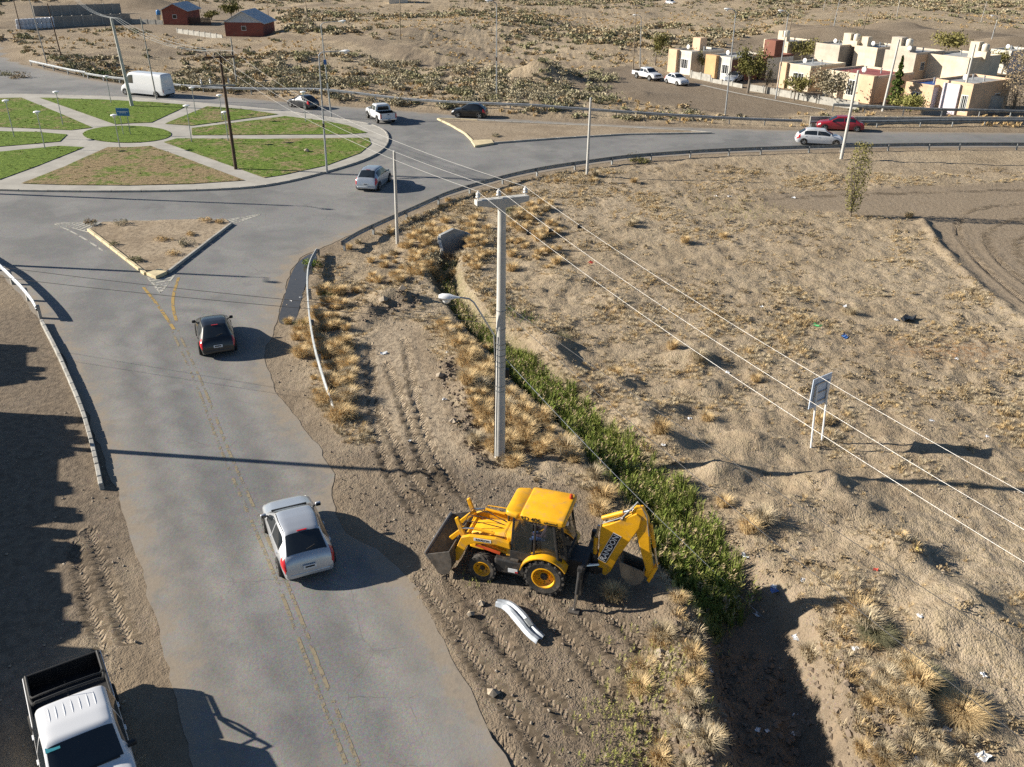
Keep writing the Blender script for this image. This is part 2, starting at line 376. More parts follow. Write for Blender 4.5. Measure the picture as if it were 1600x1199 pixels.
SPLIT = SL((684, 187), (705, 197), (727, 210), (741, 224), (770, 225), (870, 217.5), (980, 211), (1112, 209), (1080, 206), (940, 199), (800, 192.5), (720, 188))
DITCH = smooth(SL((712, 372), (690, 420), (720, 480), (770, 530), (830, 585), (900, 645), (960, 705), (1010, 755), (1080, 850), (1150, 925), (1190, 985), (1205, 1060), (1225, 1140), (1260, 1260), (1290, 1400)))
STREET = SL((890, 125), (985, 100), (1060, 118), (1150, 135), (1300, 170), (1320, 176), (1180, 186), (1010, 162), (900, 150))
YARD = SL((1800, 250), (1600, 283), (1500, 288), (1400, 293), (1300, 298), (1190, 305), (1195, 322), (1270, 330), (1330, 336), (1440, 345), (1470, 390), (1530, 450), (1600, 500), (1800, 640))
TRACKSTRIP = SL((600, 498), (660, 505), (690, 590), (720, 680), (770, 760), (700, 800), (620, 760), (560, 640), (552, 560))
WORK = SL((500, 705), (640, 690), (780, 740), (900, 760), (1040, 920), (1060, 985), (960, 1060), (980, 1199), (1010, 1290), (830, 1290), (770, 1150), (683, 985), (620, 880), (525, 790))
LOTS = [SL((1030, 112), (1150, 70), (1290, 52), (1600, 50), (1850, 55), (1850, 190), (1400, 185), (1280, 172)), SL((0, 52), (200, 45), (280, 62), (430, 62), (440, 26), (300, 6), (0, 8))]
DUG = [SL((985, 1060), (1060, 975), (1150, 950), (1260, 985), (1330, 1050), (1400, 1130), (1450, 1250), (985, 1250)), SL((680, 560), (705, 560), (740, 660), (770, 730), (740, 730), (705, 650)), SL((560, 490), (650, 462), (660, 480), (570, 510))]
PATHS = [smooth(SL(*q)) for q in (((0, 40), (170, 62), (300, 85), (420, 70), (640, 62)), ((60, 45), (200, 40), (330, 60), (420, 62), (560, 70)), ((250, 40), (440, 20), (560, 10), (760, 0), (900, -8)), ((130, 90), (300, 80), (400, 78)),
    ((600, 85), (700, 75), (780, 88), (900, 100)), ((440, 62), (560, 72), (680, 100)))]
TRK = [smooth(SL(*q)) for q in (((577, 538), (580, 620), (590, 690), (612, 750), (650, 800)), ((632, 530), (645, 610), (665, 690), (698, 745), (740, 790)), ((604, 568), (632, 640), (660, 720), (690, 770)), ((590, 640), (620, 700), (650, 760), (690, 790)),
    ((737, 935), (775, 985), (810, 1040), (850, 1085), (900, 1140)), ((829, 932), (875, 985), (925, 1045), (960, 1090)), ((866, 928), (930, 990), (1000, 1060)), ((930, 940), (980, 985), (1020, 1040)), ((655, 905), (700, 965), (745, 1040), (800, 1110), (860, 1199)), ((700, 900), (745, 960), (790, 1020)),
    ((640, 775), (690, 800), (720, 830)), ((740, 770), (690, 755), (650, 725)), ((770, 1150), (810, 1199), (850, 1280)), ((115, 850), (140, 950), (160, 1010)), ((140, 830), (175, 930), (200, 1000)), ((1190, 312), (1300, 306), (1420, 302), (1600, 297)), ((1600, 318), (1520, 326), (1490, 350), (1510, 392), (1560, 440), (1640, 500)), ((1640, 335), (1560, 348), (1535, 372), (1560, 412), (1640, 470)), ((1640, 360), (1590, 372), (1585, 400), (1640, 440)))]
# bumps: (px,py, height, rx, ry)
HUMPS = [(612, 470, .75, 1.6, .8), (590, 490, .35, 1.2, .7), (1150, 1105, .75, 1.6, 2.2), (1075, 955, .35, 1.1, 1.2), (1105, 1020, .35, 1.0, 1.2), (1190, 1180, .8, 1.3, 2.0), (1075, 560, .45, 1.5, 1.0), (1095, 605, .35, 1.1, .7), (1235, 470, .3, 1.3, .8), (960, 470, .3, 1.6, 1.0),
    (880, 440, .35, 1.8, 1.2), (1180, 690, .45, 1.5, .8), (1290, 760, .5, 1.4, .9), (1325, 800, .55, 1.3, .9), (1395, 865, .55, 1.2, 1.2), (1500, 950, .6, 1.5, 1.2), (1440, 990, .4, 1.4, 1.0), (1130, 740, .4, 1.4, .7), (1030, 640, .35, 1.3, .8), (1230, 800, .45, 1.6, 1.0), (870, 540, .3, 1.5, .8), (960, 600, .4, 1.4, .8),
    (740, 460, .25, 1.4, .9), (1560, 1010, .5, 1.6, 1.5), (1380, 1090, .35, 1.8, 1.5), (730, 620, .35, .8, 2.2), (715, 560, .25, .7, 1.5), (1000, 700, .3, 1.0, .7), (1340, 920, .4, 1.5, 1.0)]
FARH = [(845, 128, 2.2, 6, 3), (730, 115, 1.0, 7, 4), (690, 50, 1.2, 12, 8), (1300, 68, 2.4, 16, 7), (1400, 60, 2.6, 14, 6), (1500, 70, 2.8, 14, 6), (1240, 60, 1.8, 12, 6), (1580, 80, 2.2, 12, 6), (620, 60, .8, 10, 6), (220, 12, 3.0, 9, 5), (450, 135, .8, 6, 3), (1000, 150, .5, 5, 2.5)]
_hp = [(*S(a, b), h, rx, ry) for a, b, h, rx, ry in HUMPS] + [(*S(a, b), h, rx, ry) for a, b, h, rx, ry in FARH]
DLEN = sum(math.hypot(b[0] - a[0], b[1] - a[1]) for a, b in zip(DITCH[:-1], DITCH[1:]))
def road_sd(x, y):                       # > 0 inside asphalt
    d = pdist(x, y, ROAD + [ROAD[0]]); return np.where(inside(x, y, ROAD), d, -d)
def terrain(x, y, full=False):
    x = np.asarray(x, float); y = np.asarray(y, float)
    sd = road_sd(x, y); off = ss(.2, 3.0, -sd)
    work = ss(-.6, .8, np.where(inside(x, y, WORK), pdist(x, y, WORK + [WORK[0]]), -pdist(x, y, WORK + [WORK[0]])))
    strip = ss(-.4, .6, np.where(inside(x, y, TRACKSTRIP), 1, -1) * pdist(x, y, TRACKSTRIP + [TRACKSTRIP[0]]))
    yard = ss(-.5, 1.0, np.where(inside(x, y, YARD), 1, -1) * pdist(x, y, YARD + [YARD[0]]) + (fbm(x, y, 3, 58) - .5) * 2.2)
    street = ss(-1, 2.0, np.where(inside(x, y, STREET), 1, -1) * pdist(x, y, STREET + [STREET[0]]))
    lots = np.zeros(x.shape)
    for q in LOTS: lots = np.maximum(lots, ss(-2, 3, np.where(inside(x, y, q), 1, -1) * pdist(x, y, q + [q[0]])))
    flat = np.clip(work + strip + yard + street + lots, 0, 1)
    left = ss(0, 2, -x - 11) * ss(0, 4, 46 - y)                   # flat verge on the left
    flat = np.clip(flat + left, 0, 1); nat = off * (1 - flat)
    far = ss(75, 130, y)
    z = nat * ((fbm(x, y, 1.3, 3) - .45) * .18 + (fbm(x, y, 5.5, 9) - .5) * .35 + (fbm(x, y, .5, 23, 2) - .5) * .20) + off * (fbm(x, y, .5, 21) - .5) * .07 * (1 - .4 * flat)
    z = z + far * nat * ((fbm(x, y, 26, 31) - .4) * 3.0 + (fbm(x, y, 6, 33) - .5) * .7)
    z = z + .02 * ss(200, 900, y) * (y - 200) * (.4 + fbm(x, y, 400, 77))
    for hx, hy, h, rx, ry in _hp:
        q = ((x - hx) / rx) ** 2 + ((y - hy) / ry) ** 2
        m = q < 5
        if m.any(): z = z + np.where(m, h * np.exp(-q * 1.4) * (.55 + .9 * fbm(x, y, min(rx, ry), 55, 2)), 0) * np.clip(off * 1.3, 0, 1)
    dd, du, dv = pdist(x, y, DITCH, True); t = du / DLEN
    wd = np.interp(t, [0, .08, .3, .55, .72, .8, 1], [1.0, 1.0, .9, 1.2, 1.7, 2.0, 2.2]); dp = np.interp(t, [0, .1, .4, .72, .78, .85, 1], [1.1, .9, .5, .55, 1.0, 1.75, 1.8])
    wob = dd + (fbm(x, y, 1.3, 5) - .5) * .7
    cut = dp * (1 - ss(wd * .35, wd, wob)); end = ss(-.2, .5, du)
    z = z * (1 - .7 * (1 - ss(wd, wd * 1.5, dd))) - cut * np.where(du > .05, 1, ss(1.4, .2, dd)) * np.clip(off * 1.5, 0, 1)
    z = z + (1 - ss(.05, 1.2, np.abs(dd - wd * 1.55))) * ss(.3, .5, t) * np.where(dv < 0, .0, .0)
    z = z + .55 * np.exp(-((dd - wd * 1.7) / .9) ** 2) * np.where(dv < 0, 1, 0) * ss(.15, .3, t) * ss(.72, .6, t) * (-.2 + 1.4 * vn(x, y, 2.0, 71)) * off
    z = z + .25 * np.exp(-((dd - wd * 1.15) / .5) ** 2) * np.where(dv > 0, 1, 0) * ss(.66, .72, t) * (.3 + vn(x, y, 1.0, 72))
    bank = ss(wd * .5, wd * .9, dd) * ss(wd * 2.6, wd * 1.6, dd) * np.where(dv < 0, 1, 0) * ss(.78, .86, t)
    z = z + bank * (.10 * np.sin(du * 9 + 3 * fbm(x, y, 1.5, 6)) * (.3 + vn(x, y, 1.2, 19)) + (fbm(x, y, .5, 91) - .5) * .42)
    yd = pdist(x, y, YARD[9:]) + (fbm(x, y, 2, 83) - .5) * .5; z = z + .24 * np.exp(-(yd / .35) ** 2) * off * (.4 + vn(x, y, 1.5, 12))
    fresh = np.zeros(x.shape)
    for q in DUG: fresh = np.maximum(fresh, ss(-.4, .6, np.where(inside(x, y, q), 1, -1) * pdist(x, y, q + [q[0]])))
    z = z + fresh * ((fbm(x, y, .8, 93) - .5) * .6 + (fbm(x, y, .35, 94, 2) - .5) * .22)
    tm = np.zeros(x.shape); tu = np.zeros(x.shape); tv = np.zeros(x.shape)
    near = (y < 60)
    for p in TRK:
        if not near.any(): break
        d, u, v = pdist(x, y, p, True); m = ss(.23, .17, d); b = m > tm
        tu = np.where(b, u, tu); tv = np.where(b, v, tv); tm = np.maximum(tm, m)
        z = z - .065 * ss(.22, .08, d) * (.35 + vn(x, y, 1.6, 36)) + .045 * np.exp(-((d - .28) / .09) ** 2) * (.4 + vn(x, y, .5, 37))
    z = z - .014 * ss(-1.5, -.3, sd); z = np.where(sd > 0, np.minimum(z, -.014), z) - .09 * ss(.12, .6, sd)
    if not full: return z
    pth = np.zeros(x.shape)
    for p in PATHS: pth = np.maximum(pth, ss(3.2, 1.6, pdist(x, y, p) + (fbm(x, y, 4, 8) - .5) * 2))
    ditch = ss(wd * 1.2, wd * .6, wob); dug = np.zeros(x.shape)
    for q in DUG: dug = np.maximum(dug, ss(-.8, .8, np.where(inside(x, y, q), 1, -1) * pdist(x, y, q + [q[0]]) + (fbm(x, y, 1.2, 66) - .5)))
    A = {'tm': tm, 'tu': tu, 'tv': tv}
    shoulder = ss(2.6, .2, -sd + (fbm(x, y, 2, 15) - .5) * 1.6)
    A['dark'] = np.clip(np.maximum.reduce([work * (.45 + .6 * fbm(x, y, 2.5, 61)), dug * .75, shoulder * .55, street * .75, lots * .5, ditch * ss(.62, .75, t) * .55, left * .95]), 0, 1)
    A['gray'] = np.clip(np.maximum(yard * .9, pth * .75), 0, 1)
    A['straw'] = np.clip(nat * (1 - pth) * (.25 + .7 * fbm(x, y, 7, 41)), 0, 1) * (1 - ditch)
    A['green'] = np.clip(ditch * ss(.05, .12, t) * (1 - ss(.66, .74, t)), 0, 1)
    rx, ry = S(1490, 545); A['rust'] = np.exp(-((x - rx) / 3.2) ** 2 - ((y - ry) / 1.5) ** 2) * .8
    A['rough'] = np.clip(nat + .6 * work + .3 + dug, 0, 1)
    return z, A
def hz(x, y): return float(terrain(np.array([x]), np.array([y]))[0])

def spaced(segs):
    out = [segs[0][0]]
    for a, b, st, en in segs:
        x = out[-1]; 
        while x < b - 1e-6:
            f = (x - a) / (b - a); x += st + (en - st) * max(0, f); out.append(min(x, b))
    return np.array(out)
gx = spaced([(-2600, -400, 300, 40), (-400, -60, 30, 2.0), (-60, -18, 1.4, .4), (-18, 31, .17, .17), (31, 60, .4, 1.2), (60, 400, 2.0, 30), (400, 2600, 40, 300)])
gy = spaced([(-300, 0, 60, 3), (0, 11, 2, .4), (11, 48, .17, .19), (48, 130, .3, 1.0), (130, 320, 1.1, 4), (320, 3200, 6, 280)])
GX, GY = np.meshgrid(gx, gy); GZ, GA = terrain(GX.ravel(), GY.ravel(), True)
nx, ny = len(gx), len(gy)
co = np.stack([GX.ravel(), GY.ravel(), GZ], 1).astype(np.float32)
ii = (np.arange(ny - 1)[:, None] * nx + np.arange(nx - 1)[None, :]).ravel()
quads = np.stack([ii, ii + 1, ii + nx + 1, ii + nx], 1).astype(np.int32)
def np_mesh(name, co, faces, k, smooth=False):
    me = bpy.data.meshes.new(name); me.vertices.add(len(co)); me.vertices.foreach_set('co', np.ascontiguousarray(co, np.float32).ravel())
    me.loops.add(len(faces) * k); me.loops.foreach_set('vertex_index', np.ascontiguousarray(faces, np.int32).ravel())
    me.polygons.add(len(faces)); me.polygons.foreach_set('loop_start', np.arange(0, len(faces) * k, k, dtype=np.int32))
    me.polygons.foreach_set('use_smooth', np.full(len(faces), smooth)); me.update(calc_edges=True); return me
gme = np_mesh('ground', co, quads, 4, True)
for k_, v_ in GA.items():
    a = gme.attributes.new(k_, 'FLOAT', 'POINT'); a.data.foreach_set('value', v_.astype(np.float32))
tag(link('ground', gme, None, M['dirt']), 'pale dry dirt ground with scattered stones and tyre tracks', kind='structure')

def sheet(name, outline, mat, z, step=1.0, attrs=None, parent=None, zf=None):
    pts = dens(outline, step, True); n = len(pts)
    xs = np.array([p[0] for p in pts]); ys = np.array([p[1] for p in pts])
    a, b = np.meshgrid(np.arange(xs.min(), xs.max(), step), np.arange(ys.min(), ys.max(), step)); a = a.ravel(); b = b.ravel()
    m = inside(a, b, pts) & (pdist(a, b, pts + [pts[0]]) > step * .4); a, b = a[m], b[m]
    vs = [Vector(p) for p in pts] + [Vector((p, q)) for p, q in zip(a, b)]
    r = delaunay_2d_cdt(vs, [], [list(range(n))], 1, 1e-5)
    vv = np.array([(p.x, p.y) for p in r[0]]); zz = np.full(len(vv), z) if zf is None else zf(vv[:, 0], vv[:, 1]) + z
    me = np_mesh(name, np.column_stack([vv, zz]), np.array([f for f in r[2] if len(f) == 3]), 3, True)
    if me.polygons and me.polygons[0].normal.z < 0: me.flip_normals()
    if attrs:
        for k_, f in attrs.items():
            at = me.attributes.new(k_, 'FLOAT', 'POINT'); at.data.foreach_set('value', f(vv[:, 0], vv[:, 1]).astype(np.float32))
    return link(name, me, parent, mat)
def lane(x, y):
    d, u, v = pdist(x, y, CENTRE, True); d = np.abs(d)
    return np.clip((np.exp(-((d - 1.0) / .38) ** 2) + np.exp(-((d - 2.6) / .42) ** 2)) * ss(62, 44, y) * .9 + .25 * vn(x, y, 9, 4) * ss(44, 62, y), 0, 1)
def pale(x, y):
    d = np.abs(pdist(x, y, CENTRE)); return np.clip((np.exp(-((d - 1.8) / .3) ** 2) + np.exp(-((d - 3.4) / .4) ** 2)) * ss(62, 44, y) + .7 * ss(.5, .7, fbm(x, y, 6, 24)) * ss(44, 62, y), 0, 1)
RJ = []
for p in dens(ROAD, .4, True):
    k_ = 1.0 if p[1] < 75 else .3; RJ.append((p[0] + k_ * .34 * float(fbm(p[0], p[1], .8, 5, 3) - .5), p[1] + k_ * .34 * float(fbm(p[0], p[1], 1.1, 6, 3) - .5)))
tag(sheet('road', RJ, M['asphalt'], .0, .8, {'edge': lambda x, y: np.maximum(road_sd(x, y), 0), 'lane': lane, 'pale': pale}), 'worn grey asphalt road and roundabout carriageway', kind='structure')

def ribbon(name, pts, wd, mat, z, parent=None, label=None, kind='structure'):
    pts = dens(pts, .6); mb = MB(); vs = []
    for i, p in enumerate(pts):
        a, b = pts[max(i - 1, 0)], pts[min(i + 1, len(pts) - 1)]; dx, dy = b[0] - a[0], b[1] - a[1]; L = math.hypot(dx, dy) or 1
        vs += [(p[0] - dy / L * wd / 2, p[1] + dx / L * wd / 2, z), (p[0] + dy / L * wd / 2, p[1] - dx / L * wd / 2, z)]
    mb.add(vs, [(2 * i, 2 * i + 1, 2 * i + 3, 2 * i + 2) for i in range(len(pts) - 1)])
    o = mb.build(name, mat, parent, fix=False)
    if kind: tag(o, label, kind=kind)
    return o
def offset(pts, d):
    out = []
    for i, p in enumerate(pts):
        a, b = pts[max(i - 1, 0)], pts[min(i + 1, len(pts) - 1)]; dx, dy = b[0] - a[0], b[1] - a[1]; L = math.hypot(dx, dy) or 1
        out.append((p[0] - dy / L * d, p[1] + dx / L * d))
    return out
for s_, nm in ((-.13, 'right'), (.13, 'left')):
    ribbon('centre_line', offset(CENTRE, s_), .11, M['yline'], .006, None, 'worn yellow centre line on the near road, %s of the pair' % nm)
ribbon('centre_line', smooth(SL((224, 449), (245, 475), (263, 501), (272, 515))), .16, M['yline2'], .006, None, 'short yellow line left of the island tip')
ribbon('centre_line', smooth(SL((279, 434), (270, 462), (270, 482), (276, 503))), .16, M['yline2'], .006, None, 'curved yellow line right of the island tip')
ribbon('edge_line', smooth(SL((85, 350), (112, 362), (140, 378), (160, 392))), .14, M['wline'], .006, None, 'broken white line beside the triangular island kerb')
def hatch(tri, n, label):
    a, b, c = [Vector(p) for p in SL(*tri)]                      # stripes run across the wedge from a to the b-c side
    root = tag(bpy.data.objects.new('hatched_marking', None), label, kind='structure'); COL.objects.link(root)
    for i in range(n):
        t = (i + .7) / n; p, q = a.lerp(b, t), a.lerp(c, min(1, t + .12)); ribbon('stripe', [tuple(p), tuple(q)], .16, M['wline'], .006, root, kind=None)
    for e in ((a, b), (a, c)): ribbon('border', [tuple(e[0]), tuple(e[1])], .12, M['wline'], .009, root, kind=None)
hatch(((86, 349), (137, 363), (160, 348)), 9, 'white hatching at the left corner of the triangular island')
hatch(((408, 335), (363, 351), (352, 344)), 8, 'white hatching at the right corner of the triangular island')
hatch(((251, 458), (231, 434), (272, 431)), 6, 'white hatching at the near tip of the triangular island')

def kerb(pts, parent, wd=.16, h=.15, seg=2.0, mat=None, closed=True, z0=-.06, nm='kerbstone'):   # one stone after another
    q = pts + [pts[0]] if closed else pts; acc = dens(q, seg)
    for a, b in zip(acc[:-1], acc[1:]):
        L = math.hypot(b[0] - a[0], b[1] - a[1])
        if L < .25: continue
        g = .012 / L; A = (a[0] + (b[0] - a[0]) * g, a[1] + (b[1] - a[1]) * g); B = (b[0] - (b[0] - a[0]) * g, b[1] - (b[1] - a[1]) * g)
        jit = random.uniform(-.008, .008)
        MB().beam((*A, (z0 + h) / 2 + jit), (*B, (z0 + h) / 2 + jit), wd, h - z0).build(nm, mat(0.5 * (a[0] + b[0]), .5 * (a[1] + b[1])) if callable(mat) else (mat or M['kerb']), parent, bevel=.02, seg=1)
random.seed(4)
# roundabout: paved disc, kerb, lawns
isl = tag(sheet('roundabout_island', ISLAND, M['pave'], .13, 1.2), 'pale paved roundabout island with radiating paths', kind='structure')
kerb(ISLAND, isl, .18, .15, 1.6, M['kerb'])
def ring(cx, cy, rx, ry, n=40): return [S(cx + rx * math.cos(2 * math.pi * i / n), cy + ry * math.sin(2 * math.pi * i / n)) for i in range(n)]
LAWNS = [(ring(199, 212.5, 69, 13.3), .1, 'round lawn at the centre of the roundabout'),
    (SL((62, 155), (150, 157.5), (240, 162), (296, 166.5), (237, 194), (205, 195), (180, 197)), .22, 'lawn wedge at the far side of the roundabout'),
    (SL((324, 168.5), (380, 173), (435, 181), (300, 199), (258, 196)), .45, 'narrow half dry lawn wedge at the far right of the roundabout'),
    (SL((446, 184), (505, 191), (545, 199), (574, 210), (540, 212.5), (300, 214), (300, 203)), .42, 'half dry lawn wedge at the right edge of the roundabout'),
    (SL((277, 219), (420, 220), (540, 218.5), (576, 218), (580, 228), (563, 242), (512, 261), (440, 277), (413, 281), (256, 225)), .40, 'large lawn wedge at the right front of the roundabout'),
    (SL((236, 231), (300, 254), (383, 285), (300, 290.5), (200, 293), (100, 292), (34, 290), (100, 264), (169, 233), (205, 233)), .62, 'mostly dry lawn wedge at the front of the roundabout'),
    (SL((94, 231), (132, 233), (60, 262), (0, 284), (-70, 280), (-150, 262), (-120, 250), (0, 240)), .12, 'green lawn wedge at the left front of the roundabout'),
    (SL((-160, 212), (0, 208), (60, 209), (106, 213), (94, 224), (0, 232), (-160, 245)), .15, 'narrow green lawn wedge at the left of the roundabout'),
    (SL((34, 155), (90, 178), (145, 202), (111, 206), (0, 201), (-150, 200), (-120, 170), (-40, 156)), .34, 'lawn wedge at the far left of the roundabout')]
for i, (pl, dry, lb) in enumerate(LAWNS):
    tag(sheet('lawn', pl, M['lawn'], .135, .5, {'dry': lambda x, y, dry=dry: np.full(x.shape, dry)}, zf=lambda x, y: .02 + .05 * fbm(x, y, .8, 3) ), lb, kind='structure')
# triangular island, splitter island
tri = tag(sheet('traffic_island', TRI, M['dirt'], .09, .5, zf=lambda x, y: (fbm(x, y, 1.1, 7) - .5) * .12), 'triangular dirt traffic island with kerb', kind='structure')
yk = lambda x, y: M['kerby'] if (x < -17.5 and y < 55) else M['kerb']
kerb(SL((139, 361), (228, 430)), tri, .2, .17, 1.4, M['kerby'], False); kerb(SL((262, 428), (362, 351)), tri, .18, .16, 1.4, M['kerb'], False); kerb(SL((352, 344), (161, 348)), tri, .12, .10, 1.6, M['concd'], False)
spl = tag(sheet('traffic_island', SPLIT, M['dirt'], .09, .8, {'gray': lambda x, y: np.full(x.shape, .35)}, zf=lambda x, y: (fbm(x, y, 1.5, 7) - .5) * .12), 'long tapering dirt splitter island at the roundabout exit', kind='structure')
sx_, sy_ = S(741, 224)
kerb(SPLIT, spl, .2, .16, 1.8, lambda x, y: M['kerby'] if x < sx_ + .3 else M['kerb'])
MB().prism(SL((736, 222), (742, 231), (772, 226), (768, 221)), .0, .19, 'z').build('nose_block', M['kerby'], spl, bevel=.03)
MB().prism(SL((229, 431), (244, 437), (262, 429), (250, 424)), .0, .2, 'z').build('nose_block', M['kerby'], tri, bevel=.03)
# puddles
def puddle(name, px, label):
    tag(sheet(name, smooth(SL(*px), 2, True), M['water'], .004, .4), label, kind='structure')
puddle('puddle', ((490, 394), (497, 404), (482, 430), (470, 470), (462, 505), (440, 508), (434, 500), (444, 466), (455, 425), (470, 405)), 'long still puddle at the road edge beside the guardrail')
# kerb barrier on the left verge
def wall_line(name, pts, label, cat, wd, h, seg, mat):
    t = thing(name, label, cat, (*pts[0], hz(*pts[0])))
    q = [(a - pts[0][0], b - pts[0][1]) for a, b in pts]; acc = dens(q, seg)
    for a, b in zip(acc[:-1], acc[1:]):
        d = Vector((b[0] - a[0], b[1] - a[1])); L = d.length
        if L < .2: continue
        d /= L; j = random.uniform(-.015, .015)
        MB().beam((a[0] + d.x * .01, a[1] + d.y * .01, h / 2 - .06 + j), (b[0] - d.x * .01, b[1] - d.y * .01, h / 2 - .06 + j), wd, h + .12).build('kerb_block', mat, t, bevel=.02, seg=1)
    return t
wall_line('kerb_barrier', smooth(SL((66, 506), (92, 556), (112, 602), (130, 645), (143, 690), (152, 728), (160, 768))), 'low pale concrete kerb barrier along the left road edge', 'kerb', .16, .26, 1.5, M['concd'])
# ------------------------------------------------------------------ poles, lamps, wires
def pole_top(px, base, toprow): x, y = S(*base); return x, y, Zat(x, y, toprow)
def lean_to(o, base, top):            # tilt a pole so that its top reaches the surveyed point at the same depth
    x, y, h = pole_top(None, base, top[1]); u = S(top[0], top[1], h); o.rotation_euler[1] = max(-.06, min(.06, math.atan2(u[0] - x, h)))
def make_pole(base, top, label, r=(.13, .09), mat='concrete', name='utility_pole', cat='pole', group=None, lean=True, z=None):
    x, y, h = pole_top(None, base, top[1]); g = hz(x, y)
    t = thing(name, label, cat, (x, y, g), 0, group)
    MB().tube([(0, 0, -.3), (0, 0, h * .5), (0, 0, h)], [r[0], (r[0] + r[1]) / 2, r[1]], 14).build('shaft', M[mat], t, True)
    MB().tube([(0, 0, h - .01), (0, 0, h + .03)], [r[1] * 1.08, r[1] * .8], 12).build('cap', M[mat], t, True)
    if lean: lean_to(t, base, top)
    return t, x, y, h
def luminaire(t, p, d, L=.62, r=.11, bowl=True):          # cobra head at point p pointing along d
    d = Vector(d).normalized(); p = Vector(p); side = d.cross(Vector((0, 0, 1))).normalized(); up = side.cross(d)
    secs = ((0, .045), (.12, .07), (.3, r), (.5, r), (.6, r * .55)); vs = []; n = 10
    for s_, q in secs:
        c = p + d * (s_ / .6 * L)
        vs += [c + side * q * 1.15 * math.cos(2 * math.pi * k / n) + up * q * .7 * math.sin(2 * math.pi * k / n) for k in range(n)]
    m = MB().add(vs, [(i * n + k, (i + 1) * n + k, (i + 1) * n + (k + 1) % n, i * n + (k + 1) % n) for i in range(4) for k in range(n)] + [tuple(range(n)), tuple(reversed(range(4 * n, 5 * n)))])
    hd = m.build('lamp_head', M['white'], t, True)
    if bowl:
        c = p + d * L * .62 - up * r * .45; b = MB().lathe([(r * .95, 0), (r * .9, -r * .5), (r * .55, -r * .9), (.001, -r)], 12, 'z', tuple(c)); b.build('lamp_glass', M['lamp'], hd, True)
    return hd
def insulator(t, p, h=.26, r=.07, mat='porc'):
    pr = [(.02, 0), (.02, h * .25), (r, h * .3), (r * .8, h * .45), (r * .5, h * .5), (r * .9, h * .6), (r * .7, h * .78), (r * .35, h * .85), (r * .4, h), (.001, h)]
    return MB().lathe(pr, 10, 'z', p).build('insulator', M[mat], t, True)
# the big concrete pole with T crossarm
mp, mx, my, mh = make_pole((781, 712), (783, 309), 'tall concrete utility pole with T crossarm beside the yellow backhoe', (.21, .14), lean=False)
mp.rotation_euler[1] = .004
ca = math.radians(24)
arm = MB(); ad = Vector((math.cos(ca), math.sin(ca), 0)); an = Vector((-math.sin(ca), math.cos(ca), 0))
for s_ in (-1, 1):
    prof = [(0, -.02), (.95, .16), (.95, .34), (0, .34)]
    vs = [ad * (s_ * a) + an * w_ + Vector((0, 0, mh - .28 + b)) for w_ in (-.14, .14) for a, b in prof]
    arm.add(vs, [(0, 1, 2, 3), (7, 6, 5, 4), (0, 4, 5, 1), (1, 5, 6, 2), (2, 6, 7, 3)])
arm.build('crossarm', M['concrete'], mp, bevel=.02)
MP_INS = []
for a in (-.86, -.12, .86):
    q = ad * a + Vector((0, 0, mh + .06)); insulator(mp, tuple(q), .3, .09); MP_INS.append((mx + q.x, my + q.y, mh + .36 + hz(mx, my)))
lz = Zat(mx, my, 560)
br = MB().tube([(-.19, -.05, lz), (-.24, -.05, lz + 1.0), (-.95, -.1, lz + 2.25), (-1.12, -.1, lz + 2.4), (-1.5, -.12, lz + 2.46)], .032, 8).build('lamp_bracket', M['galv'], mp, True)
luminaire(mp, (-1.45, -.12, lz + 2.45), (-1, -.05, .05), .75, .16)
for zz in (2.9, 3.1, 3.9, 4.1, 4.35, 4.6, 4.8, 5.4, 6.1):
    MB().lathe([(.2 - zz * .006, 0), (.215 - zz * .006, 0), (.215 - zz * .006, .035), (.2 - zz * .006, .035)], 16, 'z', (0, 0, zz), True).build('strap', M['galvd'], mp)
MB().box((.24, .05, 3.6), (.16, .2, .34)).build('junction_box', M['black'], mp, bevel=.015)
for a_ in (-.05, .04): MB().tube([(-.2 + a_ * .2, -.08 + a_, .1), (-.2, -.08 + a_, lz + 1.0)], .016, 6).build('conduit', M['cable'], mp)
PL = {}
